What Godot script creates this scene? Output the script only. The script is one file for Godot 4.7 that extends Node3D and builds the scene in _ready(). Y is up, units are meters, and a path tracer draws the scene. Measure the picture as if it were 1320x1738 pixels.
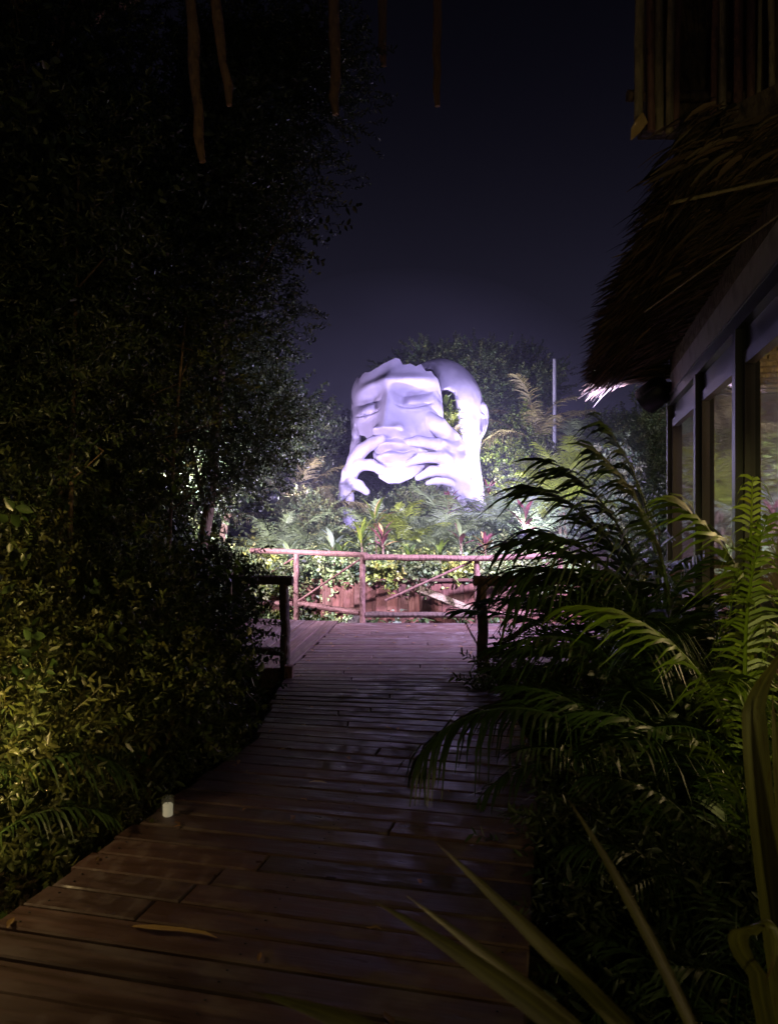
extends Node3D
# A raised boardwalk at night, leading to a floodlit sculpture of a head whose face is lifted off by two hands.
# y is up, metres; the deck is y = 0, the viewer stands at z = 0 and looks along -z.

var rng := RandomNumberGenerator.new()
var M := {}
var pools := {}
var counts := {}
const FOCAL := 1305.0
const EYE := 1.5


class Mb:
	var v := PackedVector3Array()
	var n := PackedVector3Array()
	var uv := PackedVector2Array()
	var c := PackedColorArray()
	var ix := PackedInt32Array()
	var tint := Color(1, 1, 1)

	func p(pos: Vector3, t := Vector2.ZERO) -> int:
		v.append(pos)
		uv.append(t)
		c.append(tint)
		return v.size() - 1

	func tri(a: int, b: int, d: int) -> void:
		ix.append(a)
		ix.append(b)
		ix.append(d)

	func quad(a: int, b: int, d: int, e: int) -> void:
		tri(a, b, d)
		tri(a, d, e)

	# four corners, clockwise seen from the front, with vertices of their own
	func face(a: Vector3, b: Vector3, d: Vector3, e: Vector3, u0 := Vector2(0, 0), u1 := Vector2(1, 0), u2 := Vector2(1, 1), u3 := Vector2(0, 1)) -> void:
		quad(p(a, u0), p(b, u1), p(d, u2), p(e, u3))

	func box(lo: Vector3, hi: Vector3, t := Transform3D()) -> void:
		hexa([t * Vector3(lo.x, lo.y, hi.z), t * Vector3(hi.x, lo.y, hi.z), t * Vector3(hi.x, lo.y, lo.z), t * Vector3(lo.x, lo.y, lo.z)],
			[t * Vector3(lo.x, hi.y, hi.z), t * Vector3(hi.x, hi.y, hi.z), t * Vector3(hi.x, hi.y, lo.z), t * Vector3(lo.x, hi.y, lo.z)])

	# bottom and top rings of four, both in the order front-left, front-right, back-right, back-left
	func hexa(lo: Array, hi: Array) -> void:
		face(hi[0], hi[3], hi[2], hi[1])
		face(lo[0], lo[1], lo[2], lo[3])
		for k in 4:
			var j := (k + 1) % 4
			face(lo[k], hi[k], hi[j], lo[j])

	# a board on four corners (front-left, front-right, back-right, back-left) with chamfered upper edges
	func board(q: Array, top: float, thick: float, ch: float, u := Rect2(0, 0, 1, 1)) -> void:
		var mid: Vector3 = (q[0] + q[1] + q[2] + q[3]) / 4.0
		var a := []
		var b := []
		var lo := []
		for k in 4:
			var w: Vector3 = q[k]
			var nx: Vector3 = q[(k + 1) % 4]
			var pv: Vector3 = q[(k + 3) % 4]
			var inn := ((nx - w).normalized() + (pv - w).normalized()) * ch
			a.append(Vector3(w.x, top, w.z) + inn)
			b.append(Vector3(w.x, top - ch, w.z))
			lo.append(Vector3(w.x, top - thick, w.z))
		var t := [u.position + Vector2(0, u.size.y), u.position + u.size, u.position + Vector2(u.size.x, 0), u.position]
		face(a[0], a[3], a[2], a[1], t[0], t[3], t[2], t[1])
		for k in 4:
			var j := (k + 1) % 4
			face(b[k], a[k], a[j], b[j], t[k], t[k], t[j], t[j])
			face(lo[k], b[k], b[j], lo[j], t[k], t[k] + Vector2(0, 0.03), t[j] + Vector2(0, 0.03), t[j])
		face(lo[0], lo[1], lo[2], lo[3], t[0], t[1], t[2], t[3])

	# a tube along points with a radius at each; ends closed
	func tube(pts: Array, rad: Array, sides := 8, wob := 0.0, sd := 0.0) -> void:
		var first := v.size()
		var along := 0.0
		var ref := Vector3.UP
		if absf(((pts[pts.size() - 1] - pts[0]) as Vector3).normalized().dot(ref)) > 0.9:
			ref = Vector3.RIGHT
		for i in pts.size():
			var t: Vector3 = (pts[mini(i + 1, pts.size() - 1)] - pts[maxi(i - 1, 0)]).normalized()
			var sx := t.cross(ref).normalized()
			var sy := sx.cross(t)
			if i:
				along += (pts[i] as Vector3).distance_to(pts[i - 1])
			for k in sides + 1:
				var an := TAU * k / sides
				var r: float = rad[i] * (1.0 + wob * sin(an * 2.0 + sd + i * 1.7) + wob * 0.6 * sin(an * 3.0 + i * 0.9 + sd * 2.0))
				p(pts[i] + (sx * cos(an) + sy * sin(an)) * r, Vector2(along, float(k) / sides * 0.3))
		for i in pts.size() - 1:
			for k in sides:
				var a := first + i * (sides + 1) + k
				quad(a, a + 1, a + sides + 2, a + sides + 1)
		for e in 2:
			var i := 0 if e == 0 else pts.size() - 1
			var m := p(pts[i], Vector2(along * e, 0.15))
			for k in sides:
				var a := p(v[first + i * (sides + 1) + k], Vector2(along * e, 0.0))
				var b := p(v[first + i * (sides + 1) + k + 1], Vector2(along * e, 0.3))
				if e == 0:
					tri(m, b, a)
				else:
					tri(m, a, b)

	# a leaf blade: points along its midrib, half widths, the direction across, and a fold
	func blade(pts: Array, half: Array, across: Vector3, fold := 0.25) -> void:
		var first := v.size()
		for i in pts.size():
			var t: Vector3 = (pts[mini(i + 1, pts.size() - 1)] - pts[maxi(i - 1, 0)]).normalized()
			var s := (across - t * across.dot(t)).normalized()
			var up := s.cross(t)
			var w: float = half[i]
			var y := float(i) / (pts.size() - 1)
			p(pts[i] - s * w + up * w * fold, Vector2(0, y))
			p(pts[i], Vector2(0.5, y))
			p(pts[i] + s * w + up * w * fold, Vector2(1, y))
		for i in pts.size() - 1:
			var a := first + i * 3
			quad(a, a + 3, a + 4, a + 1)
			quad(a + 1, a + 4, a + 5, a + 2)

	# the same as one flat strip, for leaflets
	func strip(pts: Array, half: Array, across: Vector3) -> void:
		var first := v.size()
		for i in pts.size():
			p(pts[i] - across * half[i], Vector2(0, float(i) / pts.size()))
			p(pts[i] + across * half[i], Vector2(1, float(i) / pts.size()))
		for i in pts.size() - 1:
			var a := first + i * 2
			quad(a, a + 2, a + 3, a + 1)

	func mesh(colors := false) -> ArrayMesh:
		n.resize(v.size())
		n.fill(Vector3.ZERO)
		for i in range(0, ix.size(), 3):
			var a := v[ix[i]]
			var f := (v[ix[i + 2]] - a).cross(v[ix[i + 1]] - a)
			n[ix[i]] += f
			n[ix[i + 1]] += f
			n[ix[i + 2]] += f
		for i in n.size():
			n[i] = n[i].normalized() if n[i].length_squared() > 1e-20 else Vector3.UP
		var arr := []
		arr.resize(Mesh.ARRAY_MAX)
		arr[Mesh.ARRAY_VERTEX] = v
		arr[Mesh.ARRAY_NORMAL] = n
		arr[Mesh.ARRAY_TEX_UV] = uv
		if colors:
			arr[Mesh.ARRAY_COLOR] = c
		arr[Mesh.ARRAY_INDEX] = ix
		var m := ArrayMesh.new()
		m.add_surface_from_arrays(Mesh.PRIMITIVE_TRIANGLES, arr)
		return m


func pt(px: float, py: float, d: float) -> Vector3:
	return Vector3((px - 660.0) * d / FOCAL, EYE + (869.0 - py) * d / FOCAL, -d)


func lin(r: float, g: float, b: float, a := 1.0) -> Color:
	var k := Color(r, g, b).linear_to_srgb()
	k.a = a
	return k


func numbered(called: String) -> String:
	counts[called] = counts.get(called, -1) + 1
	return called if counts[called] == 0 else "%s_%03d" % [called, counts[called]]


func tag(o: Node, label := "", category := "", group := "", kind := "") -> Node:
	if label:
		o.set_meta("label", label)
	if category:
		o.set_meta("category", category)
	if group:
		o.set_meta("group", group)
	if kind:
		o.set_meta("kind", kind)
	return o


func thing(called: String, label: String, category: String, at := Vector3.ZERO, turn := 0.0, group := "") -> Node3D:
	var o := Node3D.new()
	o.name = numbered(called)
	o.position = at
	o.rotation.y = turn
	add_child(o, true)
	tag(o, label, category, group)
	return o


func part(called: String, m: Mesh, mat: Material, parent: Node = null, t := Transform3D()) -> MeshInstance3D:
	var o := MeshInstance3D.new()
	o.name = called if parent else numbered(called)
	o.mesh = m
	o.material_override = mat
	o.transform = t
	(parent if parent else self).add_child(o, true)
	return o


func structure(called: String, m: Mesh, mat: Material) -> MeshInstance3D:
	var o := part(called, m, mat)
	o.set_meta("kind", "structure")
	return o


func scatter(called: String, m: Mesh, mat: Material, where: Array, tints: Array, parent: Node = null) -> MultiMeshInstance3D:
	var mm := MultiMesh.new()
	mm.transform_format = MultiMesh.TRANSFORM_3D
	mm.use_colors = not tints.is_empty()
	mm.mesh = m
	mm.instance_count = where.size()
	for i in where.size():
		mm.set_instance_transform(i, where[i])
		if mm.use_colors:
			mm.set_instance_color(i, tints[i])
	var o := MultiMeshInstance3D.new()
	o.name = called if parent else numbered(called)
	o.multimesh = mm
	o.material_override = mat
	o.set_meta("kind", "stuff")
	(parent if parent else self).add_child(o, true)
	return o


func rnd(a: float, b: float) -> float:
	return rng.randf_range(a, b)


func rdir() -> Vector3:
	var z := rnd(-1, 1)
	var a := rnd(0, TAU)
	var r := sqrt(1.0 - z * z)
	return Vector3(r * cos(a), z, r * sin(a))


func facing(dir: Vector3, up := Vector3.UP) -> Basis:
	var y := dir.normalized()
	var x := y.cross(up)
	x = x.normalized() if x.length() > 1e-3 else Vector3.RIGHT
	return Basis(x, y, x.cross(y))


func noise_tex(freq: float, sd: int, ramp: Array, size := 512, normal := false, bump := 4.0, kind := FastNoiseLite.TYPE_SIMPLEX_SMOOTH) -> NoiseTexture2D:
	var f := FastNoiseLite.new()
	f.seed = sd
	f.frequency = freq
	f.noise_type = kind
	f.fractal_octaves = 5
	var t := NoiseTexture2D.new()
	t.width = size
	t.height = size
	t.seamless = true
	t.noise = f
	t.as_normal_map = normal
	t.bump_strength = bump
	if ramp:
		var g := Gradient.new()
		g.offsets = PackedFloat32Array(range(ramp.size()).map(func(i): return float(i) / (ramp.size() - 1)))
		g.colors = PackedColorArray(ramp)
		t.color_ramp = g
	return t


# weathered boards: long grain, darker streaks, a few knots and worn patches
func wood_tex(sd: int, dark: Color, light: Color, worn: Color) -> Array:
	var w := 1024
	var h := 512
	var grain := FastNoiseLite.new()
	grain.seed = sd
	grain.frequency = 0.02
	grain.fractal_octaves = 4
	var wear := FastNoiseLite.new()
	wear.seed = sd + 9
	wear.frequency = 0.006
	wear.fractal_octaves = 4
	var col := Image.create(w, h, false, Image.FORMAT_RGB8)
	var hgt := Image.create(w, h, false, Image.FORMAT_RGB8)
	for y in h:
		for x in w:
			var a := grain.get_noise_2d(x * 0.07, y * 1.6 + 6.0 * wear.get_noise_2d(x * 0.6, y * 0.2))
			var b := grain.get_noise_2d(x * 0.25 + 400.0, y * 4.5)
			var p := wear.get_noise_2d(x, y * 1.5)
			var g := clampf(0.5 + a * 0.55 + b * 0.2 + p * 0.25, 0, 1)
			var k := dark.lerp(light, g).lerp(worn, clampf(p * 1.6 - 0.1, 0, 0.6) * clampf(g * 1.4, 0, 1))
			col.set_pixel(x, y, k.linear_to_srgb())
			var q := clampf(0.60 + a * 0.25 + b * 0.22 + p * 0.35, 0, 1)
			hgt.set_pixel(x, y, Color(q, q, q))
	var ro := Image.create(w, h, false, Image.FORMAT_RGB8)
	ro.copy_from(hgt)
	hgt.bump_map_to_normal_map(5.0)
	return [ImageTexture.create_from_image(col), ImageTexture.create_from_image(hgt), ImageTexture.create_from_image(ro)]


# long leaf: veins along it, pale midrib, dry spots and a browned tip
func vein_tex() -> ImageTexture:
	var f := FastNoiseLite.new()
	f.seed = 91
	f.frequency = 0.05
	var im := Image.create(64, 512, false, Image.FORMAT_RGB8)
	for y in 512:
		for x in 64:
			var k := 0.82 + 0.16 * sin(x * 1.3) * (0.6 + 0.4 * f.get_noise_2d(x * 3.0, y * 0.1)) + 0.22 * f.get_noise_2d(x * 0.8, y * 0.12)
			k += 0.25 * exp(-pow((x - 31.5) / 2.2, 2.0))
			var c := Color(k, k, k)
			var dry := clampf(f.get_noise_2d(x * 1.2 + 300.0, y * 0.5) * 2.4 - 0.85, 0, 1) + clampf((y - 455.0) / 60.0 + 0.5 * f.get_noise_2d(x, y), 0, 1)
			c = c.lerp(Color(0.75, 0.52, 0.3) * k, clampf(dry, 0, 0.85))
			im.set_pixel(x, y, c.clamp())
	return ImageTexture.create_from_image(im)


func leaf_mat(c: Color, rough := 0.42, back := 0.35) -> StandardMaterial3D:
	var m := StandardMaterial3D.new()
	m.albedo_color = lin(c.r, c.g, c.b)
	m.vertex_color_use_as_albedo = true
	m.roughness = rough
	m.cull_mode = BaseMaterial3D.CULL_DISABLED
	m.backlight_enabled = true
	m.backlight = lin(c.r * back, c.g * back, c.b * back * 0.6)
	return m


func flat_mat(c: Color, rough := 0.6, metal := 0.0) -> StandardMaterial3D:
	var m := StandardMaterial3D.new()
	m.albedo_color = lin(c.r, c.g, c.b)
	m.roughness = rough
	m.metallic = metal
	return m


func bark_mat(a: Color, b: Color, sd: int) -> StandardMaterial3D:
	var m := StandardMaterial3D.new()
	m.albedo_texture = noise_tex(0.02, sd, [a.linear_to_srgb(), b.linear_to_srgb(), a.lerp(b, 0.4).linear_to_srgb()], 256)
	m.normal_enabled = true
	m.normal_texture = noise_tex(0.03, sd + 1, [], 256, true, 8.0)
	m.uv1_triplanar = true
	m.uv1_scale = Vector3(3.0, 0.7, 3.0)
	m.roughness = 0.8
	return m


func glow_mat(c: Color, e: float) -> StandardMaterial3D:
	var m := StandardMaterial3D.new()
	m.albedo_color = Color(0.9, 0.9, 0.9)
	m.emission_enabled = true
	m.emission = lin(c.r, c.g, c.b)
	m.emission_energy_multiplier = e
	return m


func materials() -> void:
	var t := wood_tex(3, Color(0.06, 0.034, 0.031), Color(0.14, 0.083, 0.076), Color(0.19, 0.145, 0.14))
	for k in 4:
		var m := StandardMaterial3D.new()
		m.albedo_texture = t[0]
		m.albedo_color = lin([1.0, 0.78, 0.9, 0.5][k], [0.95, 0.76, 0.95, 0.55][k], [0.92, 0.78, 0.98, 0.6][k])
		m.normal_enabled = true
		m.normal_texture = t[1]
		m.normal_scale = 0.16
		m.roughness_texture = t[2]
		m.roughness = 1.0
		m.metallic_specular = 0.38
		M["deck%d" % k] = m
	var r := wood_tex(31, Color(0.10, 0.035, 0.022), Color(0.26, 0.10, 0.065), Color(0.30, 0.15, 0.10))
	for k in 3:
		var m := StandardMaterial3D.new()
		m.albedo_texture = r[0]
		m.albedo_color = lin([1.0, 0.8, 0.65][k], [1.0, 0.8, 0.7][k], [1.0, 0.82, 0.7][k])
		m.normal_enabled = true
		m.normal_texture = r[1]
		m.roughness = 0.62
		M["red%d" % k] = m
	M.log = bark_mat(Color(0.075, 0.034, 0.026), Color(0.20, 0.10, 0.078), 51)
	M.log_dark = bark_mat(Color(0.035, 0.02, 0.016), Color(0.10, 0.06, 0.045), 53)  # darker log copy; on the near railings it stands in for shade
	M.bark = bark_mat(Color(0.07, 0.045, 0.028), Color(0.20, 0.13, 0.08), 57)
	M.root = bark_mat(Color(0.16, 0.09, 0.045), Color(0.34, 0.20, 0.10), 59)
	M.cane = bark_mat(Color(0.12, 0.09, 0.055), Color(0.30, 0.23, 0.14), 61)
	M.soil = bark_mat(Color(0.02, 0.014, 0.01), Color(0.06, 0.042, 0.03), 63)
	M.soil.uv1_scale = Vector3(0.5, 0.5, 0.5)
	var s := StandardMaterial3D.new()
	s.albedo_texture = noise_tex(0.010, 71, [Color(0.56, 0.545, 0.61), Color(0.68, 0.66, 0.75), Color(0.735, 0.715, 0.805), Color(0.76, 0.74, 0.83), Color(0.70, 0.68, 0.775)])
	s.normal_enabled = true
	s.normal_texture = noise_tex(0.02, 73, [], 512, true, 3.0)
	s.normal_scale = 0.6
	s.uv1_triplanar = true
	s.uv1_scale = Vector3(0.45, 0.28, 0.45)
	s.roughness = 0.55
	M.statue = s
	M.frame = flat_mat(Color(0.02, 0.019, 0.022), 0.35, 0.2)
	M.frame_light = flat_mat(Color(0.10, 0.09, 0.10), 0.4, 0.3)
	var f := flat_mat(Color(0.30, 0.26, 0.25), 0.65)
	f.albedo_texture = noise_tex(0.01, 77, [Color(0.75, 0.75, 0.75), Color(1, 1, 1), Color(0.85, 0.85, 0.85)], 256)
	f.uv1_triplanar = true
	M.fascia = f
	var g := StandardMaterial3D.new()
	g.transparency = BaseMaterial3D.TRANSPARENCY_ALPHA
	g.albedo_color = Color(0.85, 0.88, 0.86, 0.12)
	g.roughness = 0.03
	g.metallic_specular = 0.75
	M.glass = g
	var jg := g.duplicate()
	jg.albedo_color = Color(0.9, 0.92, 0.88, 0.06)
	M.jar = jg
	M.plaster = flat_mat(Color(0.13, 0.095, 0.06), 0.8)
	M.floor_in = flat_mat(Color(0.16, 0.10, 0.06), 0.5)
	M.metal = flat_mat(Color(0.03, 0.03, 0.035), 0.4, 0.6)
	M.post_grey = flat_mat(Color(0.35, 0.36, 0.38), 0.6)
	M.thatch = bark_mat(Color(0.03, 0.02, 0.012), Color(0.10, 0.066, 0.04), 81)
	var st := flat_mat(Color(0.20, 0.135, 0.085), 0.8)
	st.vertex_color_use_as_albedo = true
	st.cull_mode = BaseMaterial3D.CULL_DISABLED
	M.straw = st
	M.leaf_hedge = leaf_mat(Color(0.075, 0.095, 0.03))
	M.leaf_dark = leaf_mat(Color(0.045, 0.065, 0.026), 0.38)
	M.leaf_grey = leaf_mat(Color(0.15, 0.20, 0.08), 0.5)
	M.leaf_lime = leaf_mat(Color(0.16, 0.24, 0.03), 0.45, 0.5)
	M.leaf_broad = leaf_mat(Color(0.055, 0.09, 0.025), 0.32)
	M.leaf_pink = leaf_mat(Color(0.27, 0.085, 0.10), 0.45, 0.4)
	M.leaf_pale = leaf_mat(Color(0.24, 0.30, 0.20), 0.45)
	M.palm = leaf_mat(Color(0.042, 0.075, 0.022), 0.36, 0.4)
	M.palm_lime = leaf_mat(Color(0.13, 0.19, 0.018), 0.4, 0.5)
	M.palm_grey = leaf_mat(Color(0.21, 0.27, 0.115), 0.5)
	M.palm_tan = leaf_mat(Color(0.24, 0.22, 0.085), 0.55)
	M.palm_yellow = leaf_mat(Color(0.24, 0.30, 0.035), 0.45, 0.5)
	M.strap = leaf_mat(Color(0.20, 0.195, 0.035), 0.45, 0.4)
	M.strap.albedo_texture = vein_tex()
	M.leaf_lime.albedo_texture = M.strap.albedo_texture
	M.leaf_pink.albedo_texture = M.strap.albedo_texture
	M.dry = leaf_mat(Color(0.42, 0.27, 0.10), 0.6, 0.4)


# ---------------------------------------------------------------- the sculpture
# Bones are tapered capsules [a, b, radius at a, radius at b]; they join with a smooth minimum.
func bone(p: Vector3, a: Vector3, ab: Vector3, inv: float, ra: float, dr: float) -> float:
	var h := clampf((p - a).dot(ab) * inv, 0.0, 1.0)
	return (p - a - ab * h).length() - ra - dr * h


func smin(a: float, b: float, k: float) -> float:
	var h := maxf(k - absf(a - b), 0.0) / k
	return minf(a, b) - h * h * k * 0.25


func ellipsoid(p: Vector3, c: Vector3, r: Vector3) -> float:
	var q := p - c
	var k0 := (q / r).length()
	var k1 := (q / (r * r)).length()
	return k0 * (k0 - 1.0) / maxf(k1, 1e-6)


# surface nets over the blocks that the surface crosses
func net(field: Callable, lo: Vector3, hi: Vector3, cell: float, scale := 1.0) -> ArrayMesh:
	var blk := 5
	var bn := Vector3i(((hi - lo) / (cell * blk)).ceil())
	var nn := bn * blk + Vector3i.ONE
	var vals := PackedFloat32Array()
	vals.resize(nn.x * nn.y * nn.z)
	vals.fill(1e3)
	var active := []
	var reach := cell * blk * 0.5 * 1.75 * 1.25
	for bz in bn.z:
		for by in bn.y:
			for bx in bn.x:
				var c := lo + (Vector3(bx, by, bz) + Vector3.ONE * 0.5) * cell * blk
				if absf(field.call(c)) < reach:
					active.append(Vector3i(bx, by, bz) * blk)
	for b in active:
		for z in blk + 1:
			for y in blk + 1:
				var row: int = ((b.z + z) * nn.y + b.y + y) * nn.x + b.x
				for x in blk + 1:
					if vals[row + x] > 999.0:
						vals[row + x] = field.call(lo + Vector3(b.x + x, b.y + y, b.z + z) * cell)
	var at := PackedInt32Array()
	at.resize(vals.size())
	at.fill(-1)
	var m := Mb.new()
	var sx := 1
	var sy := nn.x
	var sz := nn.x * nn.y
	var off := [0, sx, sy, sx + sy, sz, sx + sz, sy + sz, sx + sy + sz]
	var corner := [Vector3(0, 0, 0), Vector3(1, 0, 0), Vector3(0, 1, 0), Vector3(1, 1, 0), Vector3(0, 0, 1), Vector3(1, 0, 1), Vector3(0, 1, 1), Vector3(1, 1, 1)]
	var edges := [[0, 1], [2, 3], [4, 5], [6, 7], [0, 2], [1, 3], [4, 6], [5, 7], [0, 4], [1, 5], [2, 6], [3, 7]]
	for b in active:
		for z in blk:
			for y in blk:
				var row: int = ((b.z + z) * nn.y + b.y + y) * nn.x + b.x
				for x in blk:
					var i: int = row + x
					var s := 0
					for k in 8:
						if vals[i + off[k]] < 0.0:
							s += 1
					if s == 0 or s == 8:
						continue
					var sum := Vector3.ZERO
					var cnt := 0
					for e in edges:
						var d0 := vals[i + off[e[0]]]
						var d1 := vals[i + off[e[1]]]
						if (d0 < 0.0) != (d1 < 0.0):
							sum += (corner[e[0]] as Vector3).lerp(corner[e[1]], d0 / (d0 - d1))
							cnt += 1
					at[i] = m.p((lo + (Vector3(b.x + x, b.y + y, b.z + z) + sum / cnt) * cell) * scale)
	for b in active:
		for z in blk:
			for y in blk:
				var row: int = ((b.z + z) * nn.y + b.y + y) * nn.x + b.x
				for x in blk:
					var i: int = row + x
					if at[i] < 0:
						continue
					var ins := vals[i] < 0.0
					for ax in 3:
						var du: int = [sy, sz, sx][ax]
						var dv: int = [sz, sx, sy][ax]
						var da: int = [sx, sy, sz][ax]
						if (vals[i + da] < 0.0) == ins or i - du - dv < 0:
							continue
						var q := [at[i], at[i - du], at[i - du - dv], at[i - dv]]
						if q.min() < 0:
							continue
						if ins:
							m.quad(q[0], q[3], q[2], q[1])
						else:
							m.quad(q[0], q[1], q[2], q[3])
	return m.mesh()


var bones := []
var joint_k := 0.08


func set_bones(list: Array, k: float) -> void:
	bones = []
	joint_k = k
	for b in list:
		var ab: Vector3 = b[1] - b[0]
		bones.append([b[0], ab, 1.0 / maxf(ab.length_squared(), 1e-9), b[2], b[3] - b[2]])


func bone_field(p: Vector3) -> float:
	var d := 1e3
	for b in bones:
		var e := bone(p, b[0], b[1], b[2], b[3], b[4])
		d = e if d > 900.0 else smin(d, e, joint_k)
	return d


# lengths in hundredths of the sculpture's width: across, up and towards the viewer
func sp(px: float, py: float, z: float) -> Vector3:
	var k := 1.0 - z * 100.0 / FOCAL
	return Vector3(((px - 660.0) * k - 40.0) / 100.0, ((869.0 - py) * k + 1.0) / 100.0, z)


var crack := FastNoiseLite.new()


# the hollow head: skull, nape and neck, its front cut away along a broken rim
func head_field(p: Vector3) -> float:
	var c := sp(745, 705, -0.28)
	var d := ellipsoid(p, c, Vector3(0.78, 0.97, 0.86))
	d = smin(d, bone(p, sp(770, 760, -0.22), sp(792, 1010, -0.2) - sp(770, 760, -0.22), 1.0 / (sp(792, 1010, 0) - sp(770, 760, 0.02)).length_squared(), 0.40, 0.16), 0.22)
	# the jaw's near side
	d = smin(d, bone(p, sp(790, 730, 0.32), sp(772, 790, 0.42) - sp(790, 730, 0.32), 1.0 / (sp(772, 790, 0.42) - sp(790, 730, 0.32)).length_squared(), 0.17, 0.16), 0.25)
	var inner := ellipsoid(p, c + Vector3(-0.04, -0.02, 0), Vector3(0.68, 0.87, 0.76))
	inner = smin(inner, bone(p, sp(762, 760, -0.2), Vector3(0.1, -1.0, 0), 1.0 / 1.01, 0.26, 0.0), 0.15)
	d = maxf(d, -inner)
	var j := 0.035 * crack.get_noise_3d(p.x * 60.0, p.y * 60.0, p.z * 60.0) + 0.03 * crack.get_noise_2d(p.y * 170.0, p.z * 60.0)
	var cut := (p - Vector3(0.32, 1.55, 0.42)).dot(Vector3(-0.84, 0.14, 0.52)) + j
	d = maxf(d, cut)
	# the opening between face and ear
	var ab := Vector3(0.11, -0.74, 0.05)
	return maxf(d, -bone(p, Vector3(0.52, 1.83, 0.5), ab, 1.0 / ab.length_squared(), 0.17, -0.05) - j * 0.5)


# local: x across the ear, y up, z outwards
func ear_field(p: Vector3) -> float:
	var d := ellipsoid(p, Vector3(0, 0.03, 0), Vector3(0.165, 0.30, 0.09))
	d = smin(d, ellipsoid(p, Vector3(-0.06, -0.23, 0), Vector3(0.10, 0.13, 0.08)), 0.1)
	var bowl := ellipsoid(p, Vector3(-0.03, 0.03, 0.10), Vector3(0.105, 0.20, 0.085))
	d = -smin(-d, bowl, 0.05)
	d = smin(d, bone(p, Vector3(-0.09, 0.11, 0.03), Vector3(0.10, -0.03, 0.01), 1.0 / 0.011, 0.028, 0.0), 0.04)
	d = smin(d, ellipsoid(p, Vector3(-0.13, -0.06, 0.03), Vector3(0.05, 0.07, 0.05)), 0.05)
	return d


func g1(t: float) -> float:
	return exp(-t * t)


func g2(x: float, y: float, cx: float, cy: float, sx: float, sy: float) -> float:
	var a := (x - cx) / sx
	var b := (y - cy) / sy
	return exp(-a * a - b * b)


# the face, x across, y up (nose base about -0.26), returned: how far forward
func face_relief(x: float, y: float) -> float:
	var ax := absf(x)
	var d := 0.0
	var yy := y
	y -= 0.10 * x * smoothstep(-0.2, 0.1, y) * (1.0 - smoothstep(0.6, 0.9, y))
	d += 0.11 * g2(ax, y, 0.30, 0.52 - 0.10 * (ax - 0.3) * (ax - 0.3), 0.30, 0.10)
	d -= 0.17 * g2(ax, y, 0.34, 0.28, 0.24, 0.17)
	d -= 0.05 * g2(ax, y, 0.19, 0.20, 0.08, 0.13)
	d += 0.06 * g2(x, y, 0, 0.54, 0.16, 0.14)
	d += 0.21 * g2(ax, y, 0.37, 0.20, 0.20, 0.16)
	var lid := 0.07 + 0.9 * (ax - 0.36) * (ax - 0.36)
	d -= 0.05 * g1((y - lid) / 0.02) * g1(pow((ax - 0.36) / 0.21, 2.0))
	d += 0.025 * g1((y - lid + 0.055) / 0.035) * g1(pow((ax - 0.36) / 0.22, 2.0))
	d -= 0.03 * g1((y - lid - 0.20) / 0.03) * g1(pow((ax - 0.36) / 0.24, 2.0))
	y = yy
	var ny := clampf((0.50 - y) / 0.80, 0.0, 1.0)
	var fall := 1.0 - smoothstep(-0.29, -0.41, y)
	if y > 0.50:
		fall *= g1((y - 0.50) / 0.16)
	d += (0.12 + 0.30 * pow(ny, 1.1)) * fall * exp(-pow(absf(x) / (0.13 + 0.08 * ny), 1.6))
	d += 0.15 * g2(ax, y, 0.17, -0.29, 0.08, 0.085)
	d -= 0.04 * g2(ax, y, 0.30, -0.32, 0.06, 0.1)
	d += 0.10 * g2(x, y, 0, -0.52, 0.38, 0.26)
	d += 0.17 * g2(x, y, 0, -0.495 - 0.05 * ax, 0.26, 0.07)
	d -= 0.03 * g2(x, y, 0, -0.44, 0.05, 0.04)
	d += 0.18 * g2(x, y, 0, -0.68, 0.22, 0.08)
	d -= 0.13 * g1((y + 0.585 - 0.12 * x * x - 0.02 * cos(x * 18.0)) / 0.032) * g1(pow(x / 0.34, 2.0))
	d -= 0.05 * g2(ax, y, 0.37, -0.55, 0.06, 0.08)
	d -= 0.07 * g2(x, y, 0, -0.79, 0.24, 0.055)
	d += 0.15 * g2(x, y, 0, -0.95, 0.24, 0.15)
	d += 0.07 * g2(ax, y, 0.58, 0.0, 0.2, 0.22)
	d -= 0.06 * g2(ax, y, 0.52, -0.42, 0.16, 0.22)
	return d


func face_point(th: float, y: float, inset: float) -> Vector3:
	var a := 0.86 - inset
	if y < 0.0:
		a -= 0.27 * smoothstep(0.0, -1.0, y)
	elif y > 0.5:
		a -= 0.16 * smoothstep(0.5, 1.15, y)
	var prof := 1.0 - 0.16 * smoothstep(0.55, 1.15, y) - 0.10 * smoothstep(-0.7, -1.08, y)
	var x := a * sin(th)
	var z := (0.80 - inset) * prof * cos(th)
	var r := face_relief(x / 1.0, y)
	if inset > 0.0:
		r *= 0.6
	return Vector3(x + r * 0.25 * sin(th), y, z + r * cos(th * 0.8))


func along(tbl: Array, x: float) -> float:
	if x <= tbl[0][0]:
		return tbl[0][1]
	for i in range(1, tbl.size()):
		if x <= tbl[i][0]:
			return lerpf(tbl[i - 1][1], tbl[i][1], (x - tbl[i - 1][0]) / (tbl[i][0] - tbl[i - 1][0]))
	return tbl[tbl.size() - 1][1]


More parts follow.
